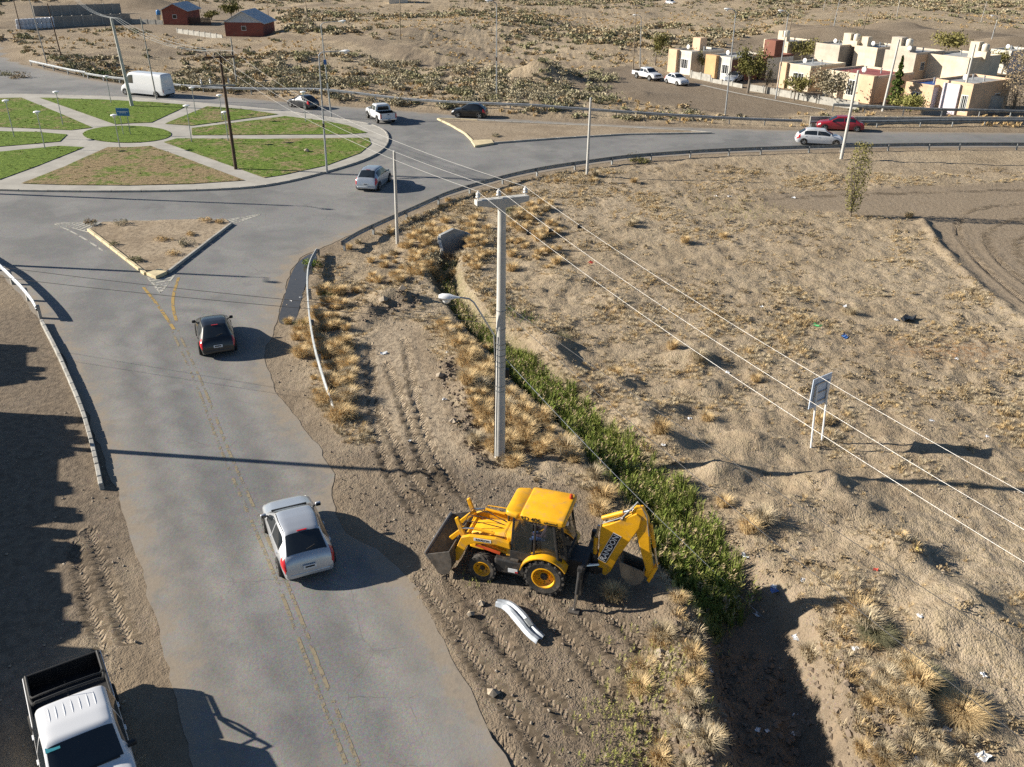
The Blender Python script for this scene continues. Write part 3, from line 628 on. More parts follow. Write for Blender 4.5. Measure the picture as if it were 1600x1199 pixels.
for key, b, t_, lb, r_, mt in [
    ('p616', (621, 380), (616, 235), 'short concrete pole at the road edge left of the culvert', (.11, .085), 'concrete'),
    ('p922', (917, 276), (923, 155), 'short concrete pole beside the guardrail below the splitter island', (.12, .085), 'concrete'),
    ('p1340', (1314, 250), (1341, 112), 'leaning concrete pole in front of the red sedan', (.15, .1), 'concrete'),
    ('p1404', (1379, 174), (1405, 62), 'concrete pole beside the conifer before the pale houses', (.15, .1), 'concrete'),
    ('p1522', (1498, 180), (1524, 70), 'concrete pole in front of the house with the grey side wall', (.15, .1), 'concrete'),
    ('p172', (207, 168), (171, 27), 'thick leaning concrete pole at the far edge of the roundabout beside the van', (.21, .14), 'concrete'),
    ('p222', (245, 157), (219, 26), 'slim pole at the roundabout edge in front of the white van', (.09, .06), 'concd'),
    ('p361', (371, 138), (361, 64), 'bare pole standing behind the far guardrail near the wooden pole', (.11, .08), 'concd'),
    ('p70', (97, 94), (70, 12), 'dark wooden pole in the scrub before the long block wall', (.1, .07), 'wood'),
    ('p46', (74, 103), (44, 0), 'pale pole at the bend of the far left guardrail', (.09, .06), 'concd'),
    ('p20', (33, 48), (19, -8), 'dark wooden pole beside the white bag stack', (.1, .07), 'wood'),
    ('p625', (626, 72), (625, -4), 'thin wooden pole alone in the scrub, behind the roundabout', (.09, .06), 'pwood'),
    ('p478', (482, 58), (477, -6), 'thin wooden pole beside the pale dirt track', (.09, .06), 'pwood'),
    ('p420', (421, 44), (417, -2), 'thin wooden pole just behind the red brick house', (.08, .055), 'pwood'),
    ('p310', (313, 20), (309, -14), 'thin dark pole between the two brick houses', (.08, .055), 'wood'),
    ('p993', (989, 108), (994, 20), 'bare wooden pole by the pickup parked at the street end', (.09, .06), 'pwood'),
    ('p1355', (1346, 66), (1357, 17), 'thin wooden pole behind the rear row of houses', (.09, .06), 'pwood'),
    ('p1240', (1231, 66), (1243, 13), 'thin wooden pole behind the brown water tower house', (.09, .06), 'pwood'),
    ('p1400', (1400, 32), (1407, -6), 'far slim pole on the dark mounds above the houses', (.1, .07), 'concd'),
    ('p1538', (1531, 42), (1543, 8), 'far slim pole at the upper right among the mounds', (.1, .07), 'concd'),
    ('p1290', (1286, 22), (1291, -6), 'far slim pole near the top edge above the houses', (.09, .06), 'concd')]:
    PL[key] = make_pole(b, t_, lb, r_, mt)
def street_lamp(base, top, label, arm=(1.6, 0), r=(.09, .05), drop=.25, band=False, name='street_lamp'):
    t, x, y, h = make_pole(base, top, label, r, 'galv', name, 'lamp')
    a = Vector((arm[0], arm[1], 0)); L = a.length; d = a / L
    MB().tube([(0, 0, h - .1), (d.x * .1, d.y * .1, h + .1), (d.x * .35, d.y * .35, h + .24), (a.x * .7, a.y * .7, h + .3), (a.x, a.y, h + .32)], [.045, .045, .04, .035, .03], 8).build('arm', M['galv'], t, True)
    luminaire(t, (a.x * .95, a.y * .95, h + .31), (d.x, d.y, .05), .8, .15)
    MB().box((0, -.11, h * .42), (.14, .06, .4)).build('junction_box', M['blackm'], t)
    if band: MB().box((.02, -.1, h * .62), (.32, .02, .5)).build('blue_plate', pm('blue_plate', (.05, .14, .4), .4), t)
    return t, x, y, h
la = street_lamp((511, 271), (498, 84), 'curved arm street lamp on the near rim of the roundabout', (1.7, .1))
lb_ = street_lamp((518, 185), (501, 38), 'curved arm street lamp on the far rim of the roundabout', (1.9, .1), band=True)
street_lamp((776, 164), (776, 20), 'tall street lamp behind the far guardrail, left of centre', (-.5, 0))
street_lamp((1133, 181), (1150, 20), 'tall street lamp behind the guardrail before the dirt street', (-.5, 0))
street_lamp((1212, 155), (1232, 22), 'street lamp on the pavement in front of the pale houses', (-.5, 0))
street_lamp((1000, 106), (1002, 28), 'street lamp at the far end of the dirt street', (-.5, 0))
street_lamp((1299, 65), (1308, 24), 'distant street lamp behind the middle houses', (.6, 0), r=(.08, .05))
street_lamp((1545, 80), (1557, 48), 'distant street lamp at the upper right behind the houses', (-.6, 0), r=(.08, .05))
# old wooden pole with crossarm and fuse rack
wp, wx, wy, wh = make_pole((369, 267), (343, 84), 'dark wooden power pole with crossarm on the roundabout lawn', (.15, .1), 'wood')
WD = Vector((.97, .24, 0))
MB().beam(tuple(WD * -1.15 + Vector((0, -.12, wh - .15))), tuple(WD * 1.15 + Vector((0, -.12, wh - .15))), .11, .14).build('crossarm', M['wood'], wp, bevel=.01)
MB().beam(tuple(WD * -1.3 + Vector((-.5, -.1, wh - 2.3))), tuple(WD * .9 + Vector((0, -.1, wh - 2.3))), .1, .12).build('crossarm', M['galvd'], wp)
for s_ in (-1, 1): MB().beam((0, -.13, wh - .8), tuple(WD * (.6 * s_) + Vector((0, -.13, wh - .2))), .04, .03).build('brace', M['wood'], wp)
WI = []
for a in (-1.0, -.35, 1.0):
    q = WD * a + Vector((0, -.12, wh - .08)); insulator(wp, tuple(q), .3, .09, 'black'); WI.append((wx + q.x, wy + q.y, wh + .22))
for a in (-1.5, -.8, .6): insulator(wp, tuple(WD * a + Vector((-.2, -.1, wh - 2.24))), .5, .09)
# wires
def wire(a, b, sag, label, r=.012, mat='wire', group=None, n=24, spacer=None):
    a, b = Vector(a), Vector(b); pts = [a.lerp(b, i / n) - Vector((0, 0, sag * 4 * (i / n) * (1 - i / n))) for i in range(n + 1)]
    o = MB().tube([p - a for p in pts], r, 5).build('wire', M[mat], None, True); o.location = a
    if spacer: 
        p = pts[1].lerp(pts[3], spacer) - a; MB().tube([p - Vector((.07, 0, .05)), p + Vector((.07, 0, -.05))], .06, 8).build('damper', M['black'], o)
    return tag(o, label, 'wire', group)
NP = (17.6, -5.0)                                   # next pole of the line, beyond the right edge of the picture
npole = thing('utility_pole', 'concrete utility pole carrying the power line beyond the right edge', 'pole', (*NP, hz(*NP)))
MB().tube([(0, 0, -.3), (0, 0, mh)], [.21, .14], 14).build('shaft', M['concrete'], npole, True)
MB().box((0, 0, mh - .05), (1.9, .26, .3), .49).build('crossarm', M['concrete'], npole)
for i, (p, lb) in enumerate(zip(MP_INS, ('nearest', 'middle', 'farthest'))):
    q = (NP[0] + (-.8, -.1, .8)[i], NP[1] + (-.43, 0, .43)[i], mh + .2)
    wire(p, q, 1.1, '%s of the three bare power wires crossing the right field' % lb, .0045, spacer=.62)
    wire(p, WI[i], .9, '%s of the three bare wires running from the concrete pole to the wooden pole' % lb, .007)
px_, py_, ph_ = PL['p172'][1:]
for i, lb in enumerate(('left', 'middle', 'right')):
    wire(WI[i], (px_ - .3 + .3 * i, py_, ph_ - .1), .8, '%s wire from the wooden pole to the leaning concrete pole' % lb, .014, 'galvd')
    qx, qy, qh = PL['p70'][1:]; wire((px_ - .3 + .3 * i, py_, ph_ - .1), (qx - 6 + .3 * i, qy + 20, qh + .5), .8, '%s wire beyond the leaning concrete pole' % lb, .014, 'galvd')
for i, (z0, x1, y1, z1) in enumerate(((4.55, -40, 33.5, 5.4), (4.35, -40, 32.8, 5.0))):
    wire((mx, my, z0 + 1.2), (x1, y1 + 8, z1), .5, '%s dark service cable crossing the near road' % ('upper', 'lower')[i], .011, 'cable')
wire((mx + .15, my, 4.2), (*S(1212, 978, -1.2), -1.3), .25, 'thin guy cable slanting from the concrete pole down over the green ditch', .01, 'galv')
wire((mx + .15, my, 6.0), (19, -4, 4.6), .8, 'thin dark cable sagging over the lower right banks', .009, 'cable')
wire((mx + .15, my, 6.3), (22, -3, 4.9), .6, 'second thin dark cable over the lower right banks', .009, 'cable')
# roundabout lanterns
lant = None
for b, t_, lb in [((23, 217), (7, 160), 'leftmost garden lantern on the left edge of the roundabout'), ((71, 235), (57, 178), 'garden lantern by the left front path of the roundabout'), ((99, 198), (88, 146), 'garden lantern on the far left lawn wedge'),
    ((188, 234), (176, 183), 'garden lantern in front of the round central lawn'), ((300, 225), (290, 168), 'garden lantern right of the round central lawn'), ((306, 180), (297, 139), 'garden lantern by the far right path, below the van'),
    ((348, 190), (341, 151), 'garden lantern on the narrow far right wedge, left of the wooden pole'), ((478, 193), (472, 146), 'garden lantern nearest the dark sedan on the far rim'), ((174, 163), (165, 121), 'garden lantern on the far rim left of the leaning pole'), ((357, 223), (349, 178), 'garden lantern just left of the wooden pole foot')]:
    x, y = S(*b); h = Zat(x, y, t_[1] + 3); t = thing('garden_lantern', lb, 'lamp', (x, y, .13), 0, 'lanterns on the roundabout')
    MB().tube([(0, 0, 0), (0, 0, h)], [.05, .035], 8).build('post', M['galv'], t, True)
    MB().lathe([(.06, h - .05), (.13, h + .02), (.16, h + .16), (.001, h + .17)], 12).build('lamp_glass', M['lamp'], t, True)
    MB().lathe([(.16, h + .16), (.31, h + .18), (.28, h + .24), (.08, h + .3), (.001, h + .31)], 14).build('lamp_cap', M['white'], t, True)
# blue name board on the roundabout
x, y = S(199, 213); t = thing('notice_board', 'blue sign on two posts in the round central lawn', 'sign', (x, y, .16), R(-4))
bh = Zat(x, y, 172)
for s_ in (-.36, .36): MB().tube([(s_, 0, 0), (s_, 0, bh - .1)], .035, 8).build('post', M['galv'], t, True)
MB().box((0, -.05, bh - .35), (1.3, .04, .72)).build('panel', pm('sign_blue', (.03, .16, .38), .35, var=.1), t, bevel=.01)
MB().box((0, -.075, bh - .3), (1.05, .006, .05)).build('lettering', M['white'], t); MB().box((0, -.075, bh - .42), (.7, .006, .04)).build('lettering', M['white'], t)

# ------------------------------------------------------------------ guardrails
WP = [(.0, .0), (.035, .03), (.075, .075), (.075, .115), (.02, .15), (.02, .17), (.075, .205), (.075, .245), (.035, .285), (.0, .31)]
def guardrail(px, label, z=.42, gap=3.8, flip=1, mat='galv', post_h=None, world=None, zs=None, name='guardrail', post='galvd', pw=.1):
    pts = world or smooth(SL(*px), 2); x0, y0 = pts[0]; pts = dens(pts, 1.0); n = len(pts); m = len(WP)
    gz = terrain(np.array([p[0] for p in pts]), np.array([p[1] for p in pts])); gz = np.convolve(np.pad(gz, 4, 'edge'), np.ones(9) / 9, 'valid')
    if zs: gz = gz + np.interp(np.linspace(0, 1, n), np.linspace(0, 1, len(zs)), zs)
    t = thing(name, label, 'guardrail', (x0, y0, gz[0])); vs = []
    for i, p in enumerate(pts):
        a, b = pts[max(i - 1, 0)], pts[min(i + 1, n - 1)]; dx, dy = b[0] - a[0], b[1] - a[1]; L = math.hypot(dx, dy) or 1; nx_, ny_ = -dy / L * flip, dx / L * flip
        for th in (0, -.012):
            vs += [(p[0] - x0 + nx_ * (o_ + th), p[1] - y0 + ny_ * (o_ + th), gz[i] - gz[0] + z + h_) for o_, h_ in WP]
    fs = []
    for i in range(n - 1):
        for k in range(2 * m):
            k2 = (k + 1) % (2 * m)
            kk = lambda q: q if q < m else 3 * m - 1 - q
            fs.append((i * 2 * m + kk(k), (i + 1) * 2 * m + kk(k), (i + 1) * 2 * m + kk(k2), i * 2 * m + kk(k2)))
    MB().add(vs, fs).build('rail_beam', M[mat], t, True)
    acc = 0; nxt = .3
    for i in range(n - 1):
        L = math.hypot(pts[i + 1][0] - pts[i][0], pts[i + 1][1] - pts[i][1])
        if acc + L >= nxt:
            dx, dy = pts[i + 1][0] - pts[i][0], pts[i + 1][1] - pts[i][1]; nx_, ny_ = -dy / (L or 1) * flip, dx / (L or 1) * flip
            cx, cy = pts[i][0] - x0 - nx_ * .085, pts[i][1] - y0 - ny_ * .085; zb = gz[i] - gz[0]
            MB().box((cx, cy, zb + (z + .22) / 2 - .15), (pw, .14, z + .52), math.atan2(dy, dx)).build('post', M[post], t); nxt += gap
        acc += L
    return t
guardrail(((497, 398), (484, 425), (482, 455), (484, 490), (487, 520), (494, 560), (503, 590), (512, 618), (523, 645)), 'bent pale guardrail end curving beside the puddle', .28, 4.0, -1, 'galvd', zs=[-.1, .05, .1, .05, 0, -.15, -.45])
guardrail(((535, 392), (560, 376), (595, 360), (640, 340), (672, 325), (703, 311), (750, 297), (804, 282), (858, 271), (920, 262), (976, 254), (1040, 249), (1100, 245), (1200, 241), (1300, 238), (1400, 236), (1480, 235), (1600, 235), (1750, 236)), 'long guardrail along the near side of the curving exit road', .38, 4.0, 1, 'galvd')
guardrail(((245, 138), (330, 147), (400, 151), (500, 157), (600, 165), (700, 173), (780, 179), (900, 185), (1000, 189), (1100, 193), (1252, 197)), 'long bright guardrail along the far side of the carriageway', .45, 4.0, -1, 'galv')
guardrail(((48, 103), (80, 110), (110, 117), (135, 121)), 'thick pale guardrail at the far left bend', .5, 4.0, -1, 'galv')
guardrail(((135, 122), (165, 127), (200, 131), (243, 137)), 'thin guardrail between the far left bend and the van', .42, 4.0, -1, 'galvd')
guardrail(((1264, 200), (1320, 200), (1400, 201), (1500, 201), (1600, 201), (1700, 202)), 'guardrail along the concrete wall behind the red sedan', .45, 4.0, -1, 'galvd')
guardrail(((1300, 180), (1380, 184), (1460, 187), (1540, 188), (1600, 188), (1700, 188)), 'upper guardrail in front of the pale houses', .6, 4.0, -1, 'galvd')
guardrail(((-60, 388), (-20, 415), (0, 428), (20, 447), (40, 468), (56, 488), (62, 500)), 'bright guardrail end on concrete posts at the left edge', .5, 3.0, -1, 'galv', post='concd', pw=.2)
wl = thing('retaining_wall', 'low grey concrete retaining wall behind the red sedan', 'wall', (*S(1264, 197), 0))
wpts = SL((1264, 198.5), (1400, 199.5), (1600, 199.5), (1800, 200))
for a, b in zip(dens(wpts, 5)[:-1], dens(wpts, 5)[1:]):
    ox, oy = wpts[0]; d = Vector((b[0] - a[0], b[1] - a[1])).normalized() * .012
    MB().beam((a[0] - ox + d.x, a[1] - oy + d.y, .4), (b[0] - ox - d.x, b[1] - oy - d.y, .4), .2, 1.2).build('wall_panel', M['concd'], wl, bevel=.015, seg=1)
# culvert headwall
cx, cy = S(706, 376); t = thing('culvert_headwall', 'angular grey concrete culvert headwall at the head of the ditch', 'culvert', (cx, cy, -.5), R(38))
cgm = pm('culvert_concrete', (.30, .31, .31), .9, var=.2, scale=1.2, bump=.006, dirt=.2)
MB().prism([(-.95, 1.05), (.1, 1.3), (1.0, .95), (1.0, -.4), (-.95, -.4)], -.13, .13, 'y').build('front_wall', cgm, t, bevel=.015)
for s_ in (-1, 1):
    a0, b0 = Vector((s_ * .97, -.1, 0)), Vector((s_ * 1.5, -1.25, 0)); z0 = 1.0 if s_ < 0 else .92
    vs = [a0 + Vector((0, 0, z0)), b0 + Vector((0, 0, .45)), b0 + Vector((0, 0, -.4)), a0 + Vector((0, 0, -.4))]; vs += [v + Vector((s_ * .16, .07, 0)) for v in vs]
    MB().add(vs, [(0, 1, 2, 3), (7, 6, 5, 4), (0, 4, 5, 1), (1, 5, 6, 2), (2, 6, 7, 3), (3, 7, 4, 0)]).build('wing_wall', cgm, t, bevel=.01)
# road sign seen from behind
bx, by = S(1268, 699); cx, cy = S(1285, 688); t = thing('road_sign', 'large blue grey road sign on two white posts, seen from behind', 'sign', (bx, by, hz(bx, by)))
ex, ey = cx - bx, cy - by; hs = Zat(cx, cy, 583); g2 = hz(cx, cy) - hz(bx, by)
pa_, pb_ = S(1272, 594, hs), S(1301, 582, hs); dv_ = Vector((pb_[0] - pa_[0], pb_[1] - pa_[1], 0)); wd_ = dv_.length; dv_.normalize(); nv = Vector((dv_.y, -dv_.x, 0))
mid = Vector(((pa_[0] + pb_[0]) / 2 - bx, (pa_[1] + pb_[1]) / 2 - by, 0)) - nv * .02
for p0_, f_ in (((0, 0, -.3), -.3), ((ex, ey, g2 - .3), .3)): q_ = mid + nv * .06 + dv_ * wd_ * f_; MB().tube([p0_, (q_.x, q_.y, hs - .25)], .04, 8).build('post', M['white'], t, True)
sgm = pm('sign_back', (.52, .60, .72), .5, .0, var=.1)
MB().beam(tuple(mid - dv_ * wd_ / 2 + Vector((0, 0, hs - .62))), tuple(mid + dv_ * wd_ / 2 + Vector((0, 0, hs - .62))), .03, 1.28).build('panel', sgm, t)
for dz in (.38, -.02, -.42): MB().beam(tuple(mid + nv * .035 - dv_ * wd_ * .34 + Vector((0, 0, hs - .62 + dz))), tuple(mid + nv * .035 + dv_ * wd_ * .34 + Vector((0, 0, hs - .62 + dz))), .035, .05).build('stiffener', M['galv'], t)
for s_ in (-.34, .34): MB().beam(tuple(mid + nv * .032 + dv_ * wd_ * s_ + Vector((0, 0, hs - 1.06))), tuple(mid + nv * .032 + dv_ * wd_ * s_ + Vector((0, 0, hs - .22))), .05, .03).build('stiffener', M['galv'], t)
# things beyond the left edge that throw the long shadows
def tall(x, y, h, label, arm=None):
    t = thing('utility_pole', label, 'pole', (x, y, 0)); MB().tube([(0, 0, -.2), (0, 0, h)], [.17, .11], 12).build('shaft', M['concrete'], t, True)
    if arm: MB().tube([(0, 0, h - .1), (.5, 0, h + .3), (arm, -.6, h + .35)], .04, 8).build('arm', M['galv'], t, True); luminaire(t, (arm, -.6, h + .35), (1, -.3, 0), .8, .15)
SHX, SHY = -math.cos(SUN_AZ) / math.tan(SUN_EL), -math.sin(SUN_AZ) / math.tan(SUN_EL)
for tip, h, lb, arm in (((690, 741), 9.0, 'concrete pole left of the near road', None), ((396, 433), 8.5, 'concrete pole left of the triangular island', .5), ((482, 322), 10.6, 'lamp pole at the left rim of the roundabout road', 1.6)):
    q = S(*tip); tall(q[0] - SHX * h - (arm or 0) * .8, q[1] - SHY * h, h, lb, arm)
# ------------------------------------------------------------------ vehicles
def wheel(parent, c, r, wd, rim='rim', tyre='rubber', spokes=5, side=1):
    t = bpy.data.objects.new('wheel', None); COL.objects.link(t); t.parent = parent; t.location = c; h = wd / 2
    key = ('w', r, wd, side, spokes, rim)
    if key not in MESH:
        MESH[key] = (MB().lathe([(r * .66, -h), (r * .92, -h), (r, -h * .7), (r, h * .7), (r * .92, h), (r * .66, h)], 24, 'y', close=True).mesh('tyre', True),
                     MB().lathe([(r * .68, h * .96 * side), (r * .62, h * .8 * side), (r * .58, h * .45 * side), (r * .2, h * .5 * side), (.001, h * .62 * side)], 24, 'y', caps=False).mesh('rim', True))
        sp_ = MB()
        for k in range(spokes):
            a = 2 * math.pi * k / spokes; sp_.beam((r * .1 * math.cos(a), h * .72 * side, r * .1 * math.sin(a)), (r * .64 * math.cos(a), h * .8 * side, r * .64 * math.sin(a)), .07 * r / .3, .03, up=(0, 1, 0))
        MESH[key] += (sp_.mesh('spokes'),)
    a, b, c_ = MESH[key]
    link('tyre', a, t, M[tyre]); link('rim', b, t, M['blackm'] if spokes else M[rim])
    if spokes: link('spokes', c_, t, M[rim])
    return t
MESH = {}
class Body:
    """closed car shell: stations along x (front +x) of (x, top z, edge z, edge half-width, belt z, belt half-width, sill z)"""
    def __init__(s, st, sill_in=.93, nx=110, sm=5, mid=.48):
        st = np.array(st, float); s.x = np.linspace(st[0, 0], st[-1, 0], nx)
        c = [np.interp(s.x, st[:, 0], st[:, i]) for i in range(7)]
        for i in range(1, 7):
            q = c[i].copy()
            for _ in range(sm): q[1:-1] = .25 * q[:-2] + .5 * q[1:-1] + .25 * q[2:]
            c[i] = q
        _, zt, ze, we, zb, wb, zs = c; nv = 49; vv = np.linspace(0, 5, 41)
        Y = np.stack([wb * sill_in, wb * 1.012, wb, we, we * .72, we * 0], 1); Z = np.stack([zs, zs + (zb - zs) * mid, zb, ze, zt - (zt - ze) * .12, zt], 1)
        T = np.zeros((nx, 81, 2))
        for i in range(nx):
            y = np.interp(vv, range(6), Y[i]); z = np.interp(vv, range(6), Z[i])
            yy = np.concatenate([y, -y[-2::-1]]); z2 = np.concatenate([z, z[-2::-1]])
            for _ in range(6):
                yy[1:-1] = .25 * yy[:-2] + .5 * yy[1:-1] + .25 * yy[2:]; z2[1:-1] = .25 * z2[:-2] + .5 * z2[1:-1] + .25 * z2[2:]
            T[i, :, 0] = yy; T[i, :, 1] = z2
        s.T = T; s.v = np.linspace(0, 10, 81)
    def P(s, x, v):
        i = np.clip((x - s.x[0]) / (s.x[-1] - s.x[0]) * (len(s.x) - 1), 0, len(s.x) - 1.001); j = np.clip(v * 8, 0, 79.999)
        a, b = int(i), int(j); f, g = i - a, j - b; T = s.T
        q = (T[a, b] * (1 - f) * (1 - g) + T[a + 1, b] * f * (1 - g) + T[a, b + 1] * (1 - f) * g + T[a + 1, b + 1] * f * g)
        return Vector((x, q[0], q[1]))
    def N(s, x, v):
        e = .02; n = (s.P(min(x + e, s.x[-1]), v) - s.P(max(x - e, s.x[0]), v)).cross(s.P(x, min(v + .05, 10)) - s.P(x, max(v - .05, 0)))
        n = n.normalized() if n.length > 1e-9 else Vector((0, 0, 1))
        c = s.P(x, v) - Vector((x, 0, .7)); return n if n.dot(c) > 0 else -n
    def shell(s, name, mat, parent):
        nx_, n = len(s.x), 81
        vs = [(s.x[i], s.T[i, j, 0], s.T[i, j, 1]) for i in range(nx_) for j in range(n)]
        fs = [(i * n + j, i * n + j + 1, (i + 1) * n + j + 1, (i + 1) * n + j) for i in range(nx_ - 1) for j in range(n - 1)]
        fs += [(i * n, (i + 1) * n, (i + 1) * n + n - 1, i * n + n - 1) for i in range(nx_ - 1)] + [tuple(range(n)), tuple(reversed(range((nx_ - 1) * n, nx_ * n)))]
        return MB().add(vs, fs).build(name, mat, parent, True)
    def patch(s, name, mat, parent, x0, x1, v0, v1, off=.008, n=10, m=10, th=.012):
        f0 = x0 if callable(x0) else (lambda t: x0); f1 = x1 if callable(x1) else (lambda t: x1); vs = []
        for i in range(n + 1):
            for j in range(m + 1):
                t = j / m; v = v0 + (v1 - v0) * t; x = f0(t) + (f1(t) - f0(t)) * i / n; vs.append(s.P(x, v) + s.N(x, v) * off)
        k = m + 1; q = (n + 1) * k
        for i in range(n + 1):
            for j in range(m + 1):
                t = j / m; v = v0 + (v1 - v0) * t; x = f0(t) + (f1(t) - f0(t)) * i / n; vs.append(s.P(x, v) - s.N(x, v) * th)
        fs = [(i * k + j, i * k + j + 1, (i + 1) * k + j + 1, (i + 1) * k + j) for i in range(n) for j in range(m)]
        edge = [(i, 0) for i in range(n)] + [(n, j) for j in range(m)] + [(i, m) for i in range(n, 0, -1)] + [(0, j) for j in range(m, 0, -1)]
        for (a, b), (c, d) in zip(edge, edge[1:] + edge[:1]): fs.append((a * k + b, c * k + d, c * k + d + q, a * k + b + q))
        return MB().add(vs, fs).build(name, mat, parent, True)
def seam(B, parent, pts, r=.006, name='panel_gap'):
    return MB().tube([tuple(B.P(x, v) + B.N(x, v) * .001) for x, v in pts], r, 4).build(name, M['black'], parent)
def arches(t, xs, r, w_, zt=.22):
    for x in xs:
        for s_ in (-1, 1):
            R_ = r * 1.16; pr = [(x + R_ * math.cos(a), max(zt, r + R_ * math.sin(a))) for a in np.linspace(-.35, math.pi + .35, 18)]
            MB().prism(pr, s_ * (w_ - .5), s_ * (w_ + .006), 'y').build('wheel_arch', M['black'], t)
def mirrors(t, x, y, z, mat):
    for s_ in (-1, 1):
        o = MB().box((x, s_ * (y + .08), z), (.12, .19, .14)).build('mirror', mat, t, True, bevel=.045, seg=3); MB().beam((x + .03, s_ * (y - .06), z - .06), (x, s_ * (y + .05), z - .03), .05, .04).build('stalk', M['black'], o)
        MB().box((x - .063, s_ * (y + .08), z), (.008, .15, .10)).build('mirror_glass', M['glass'], o)
def plate(t, x, z, front=False, w_=.4):
    s_ = 1 if front else -1; o = MB().box((x, 0, z), (.015, w_, .13)).build('number_plate', M['plate'], t)
    MB().box((x + s_ * .009, 0, z + .005), (.004, w_ * .72, .06)).build('plate_characters', M['black'], o)
def placed(px, z=0): return S(px[0], px[1], z)
def car(px, heading, label, col, kind='hatch', L=3.9, W=1.68, Hh=1.46, detail=True, name='parked_car', cat='car', group=None, rimm='rim', z=None, plz=True, loc=None, bed=1.62):
    x, y = loc or placed(px); t = thing(name, label, cat, (x, y, 0 if z is None else z), heading, group)
    a, b = -L / 2, L / 2; w2 = W / 2; zb = .62 * Hh; zh = zb + .06; r = .30 if Hh < 1.5 else .34
    if kind == 'hatch':
        st = [(a, .50, .48, w2 * .80, .46, w2 * .84, .30), (a + .05, .80, .76, w2 * .80, .66, w2 * .87, .24), (a + .16, zb + .03, zb - .02, w2 * .80, zb - .1, w2 * .94, .22), (a + .86, Hh - .05, Hh - .11, w2 * .65, zb, w2 * .985, .2), (a + 1.25, Hh - .005, Hh - .06, w2 * .69, zb - .01, w2, .2),
              (a + 1.55, Hh, Hh - .05, w2 * .71, zb - .02, w2, .2), (b - 1.85, Hh - .05, Hh - .11, w2 * .69, zb - .04, w2, .2), (b - 1.08, zh, zh - .06, w2 * .86, zb - .06, w2 * .98, .2), (b - .35, zh - .13, zh - .2, w2 * .82, zb - .2, w2 * .94, .22), (b - .06, zh - .3, zh - .36, w2 * .74, zb - .36, w2 * .84, .25), (b, .48, .45, w2 * .68, .42, w2 * .76, .3)]
        rear, fr, cab = (a + .25, a + .80), (b - 1.80, b - 1.14), (a + .72, b - 1.4)
    elif kind == 'sedan':
        st = [(a, .55, .52, w2 * .8, .5, w2 * .84, .3), (a + .05, .86, .82, w2 * .84, .7, w2 * .9, .24), (a + .5, zb + .07, zb + .03, w2 * .84, zb - .06, w2 * .97, .22), (a + 1.2, Hh - .06, Hh - .12, w2 * .68, zb, w2, .2), (a + 1.8, Hh, Hh - .05, w2 * .71, zb - .01, w2, .2), (b - 1.95, Hh - .05, Hh - .11, w2 * .70, zb - .03, w2, .2),
              (b - 1.15, zh, zh - .04, w2 * .86, zb - .05, w2 * .98, .2), (b - .4, zh - .12, zh - .2, w2 * .82, zb - .2, w2 * .94, .22), (b - .06, zh - .3, zh - .36, w2 * .74, zb - .36, w2 * .84, .25), (b, .48, .45, w2 * .68, .42, w2 * .76, .3)]
        rear, fr, cab = (a + .58, a + 1.12), (b - 1.9, b - 1.22), (a + .95, b - 1.5)
    elif kind == 'van':
        st = [(a, .6, .5, w2 * .9, .5, w2 * .92, .35), (a + .03, Hh - .12, Hh - .2, w2 * .84, 1.25, w2 * .98, .32), (a + .3, Hh - .03, Hh - .12, w2 * .86, 1.25, w2, .3), (b - 1.9, Hh, Hh - .1, w2 * .86, 1.25, w2, .3), (b - 1.5, Hh - .1, Hh - .2, w2 * .82, 1.25, w2, .3), (b - .75, 1.28, 1.22, w2 * .86, 1.1, w2 * .97, .3), (b - .15, 1.02, .96, w2 * .78, .85, w2 * .9, .3), (b, .62, .58, w2 * .7, .5, w2 * .82, .35)]
        rear, fr, cab = None, (b - 1.46, b - .82), (b - 2.3, b - 1.25); r = .36
    else:                                   # pickup cab + bonnet, the bed is added below
        cb = a + bed
        st = [(cb, zb + .02, zb - .02, w2 * .86, zb - .1, w2 * .985, .42), (cb + .02, Hh - .06, Hh - .12, w2 * .78, zb, w2, .42), (cb + .12, Hh - .02, Hh - .07, w2 * .80, zb, w2, .42), (cb + .9, Hh, Hh - .05, w2 * .80, zb, w2, .42), (cb + 1.35, Hh - .04, Hh - .09, w2 * .78, zb - .01, w2, .42), (cb + 2.1, zh, zh - .04, w2 * .86, zb - .04, w2 * .985, .42),
              (b - .35, zh - .08, zh - .14, w2 * .84, zb - .14, w2 * .96, .42), (b - .08, zh - .22, zh - .28, w2 * .78, zb - .3, w2 * .88, .42), (b, .62, .6, w2 * .78, .56, w2 * .8, .45)]
        rear, fr, cab = (cb + .005, cb + .05), (cb + 1.42, cb + 2.02), (cb + .12, cb + 1.72); r = .38
    B = Body(st); pc = M[col]; body = B.shell('body', pc, t)
    g = M['glass']
    ws = B.patch('windscreen', g, t, fr[0], fr[1], 3.22, 6.78)
    if detail: MB().beam(tuple(B.P(fr[1] + .03, 3.6) + Vector((0, 0, .03))), tuple(B.P(fr[1] + .03, 6.2) + Vector((0, 0, .03))), .05, .03).build('cowl', M['black'], ws)
    if rear and kind != 'pickup': B.patch('rear_window', g, t, rear[0], rear[1], 3.25, 6.75, n=14)
    if kind == 'pickup': MB().add([(cb - .006, -w2 * .6, Hh - .2), (cb - .006, w2 * .6, Hh - .2), (cb - .006, w2 * .72, zb + .1), (cb - .006, -w2 * .72, zb + .1)], [(0, 1, 2, 3)]).build('rear_window', g, t)
    c0, c1 = cab; mid = c0 + (c1 - c0) * .5
    spl = [(c0, c1)] if kind == 'van' else [(c0, mid - .04), (mid + .04, c1)]
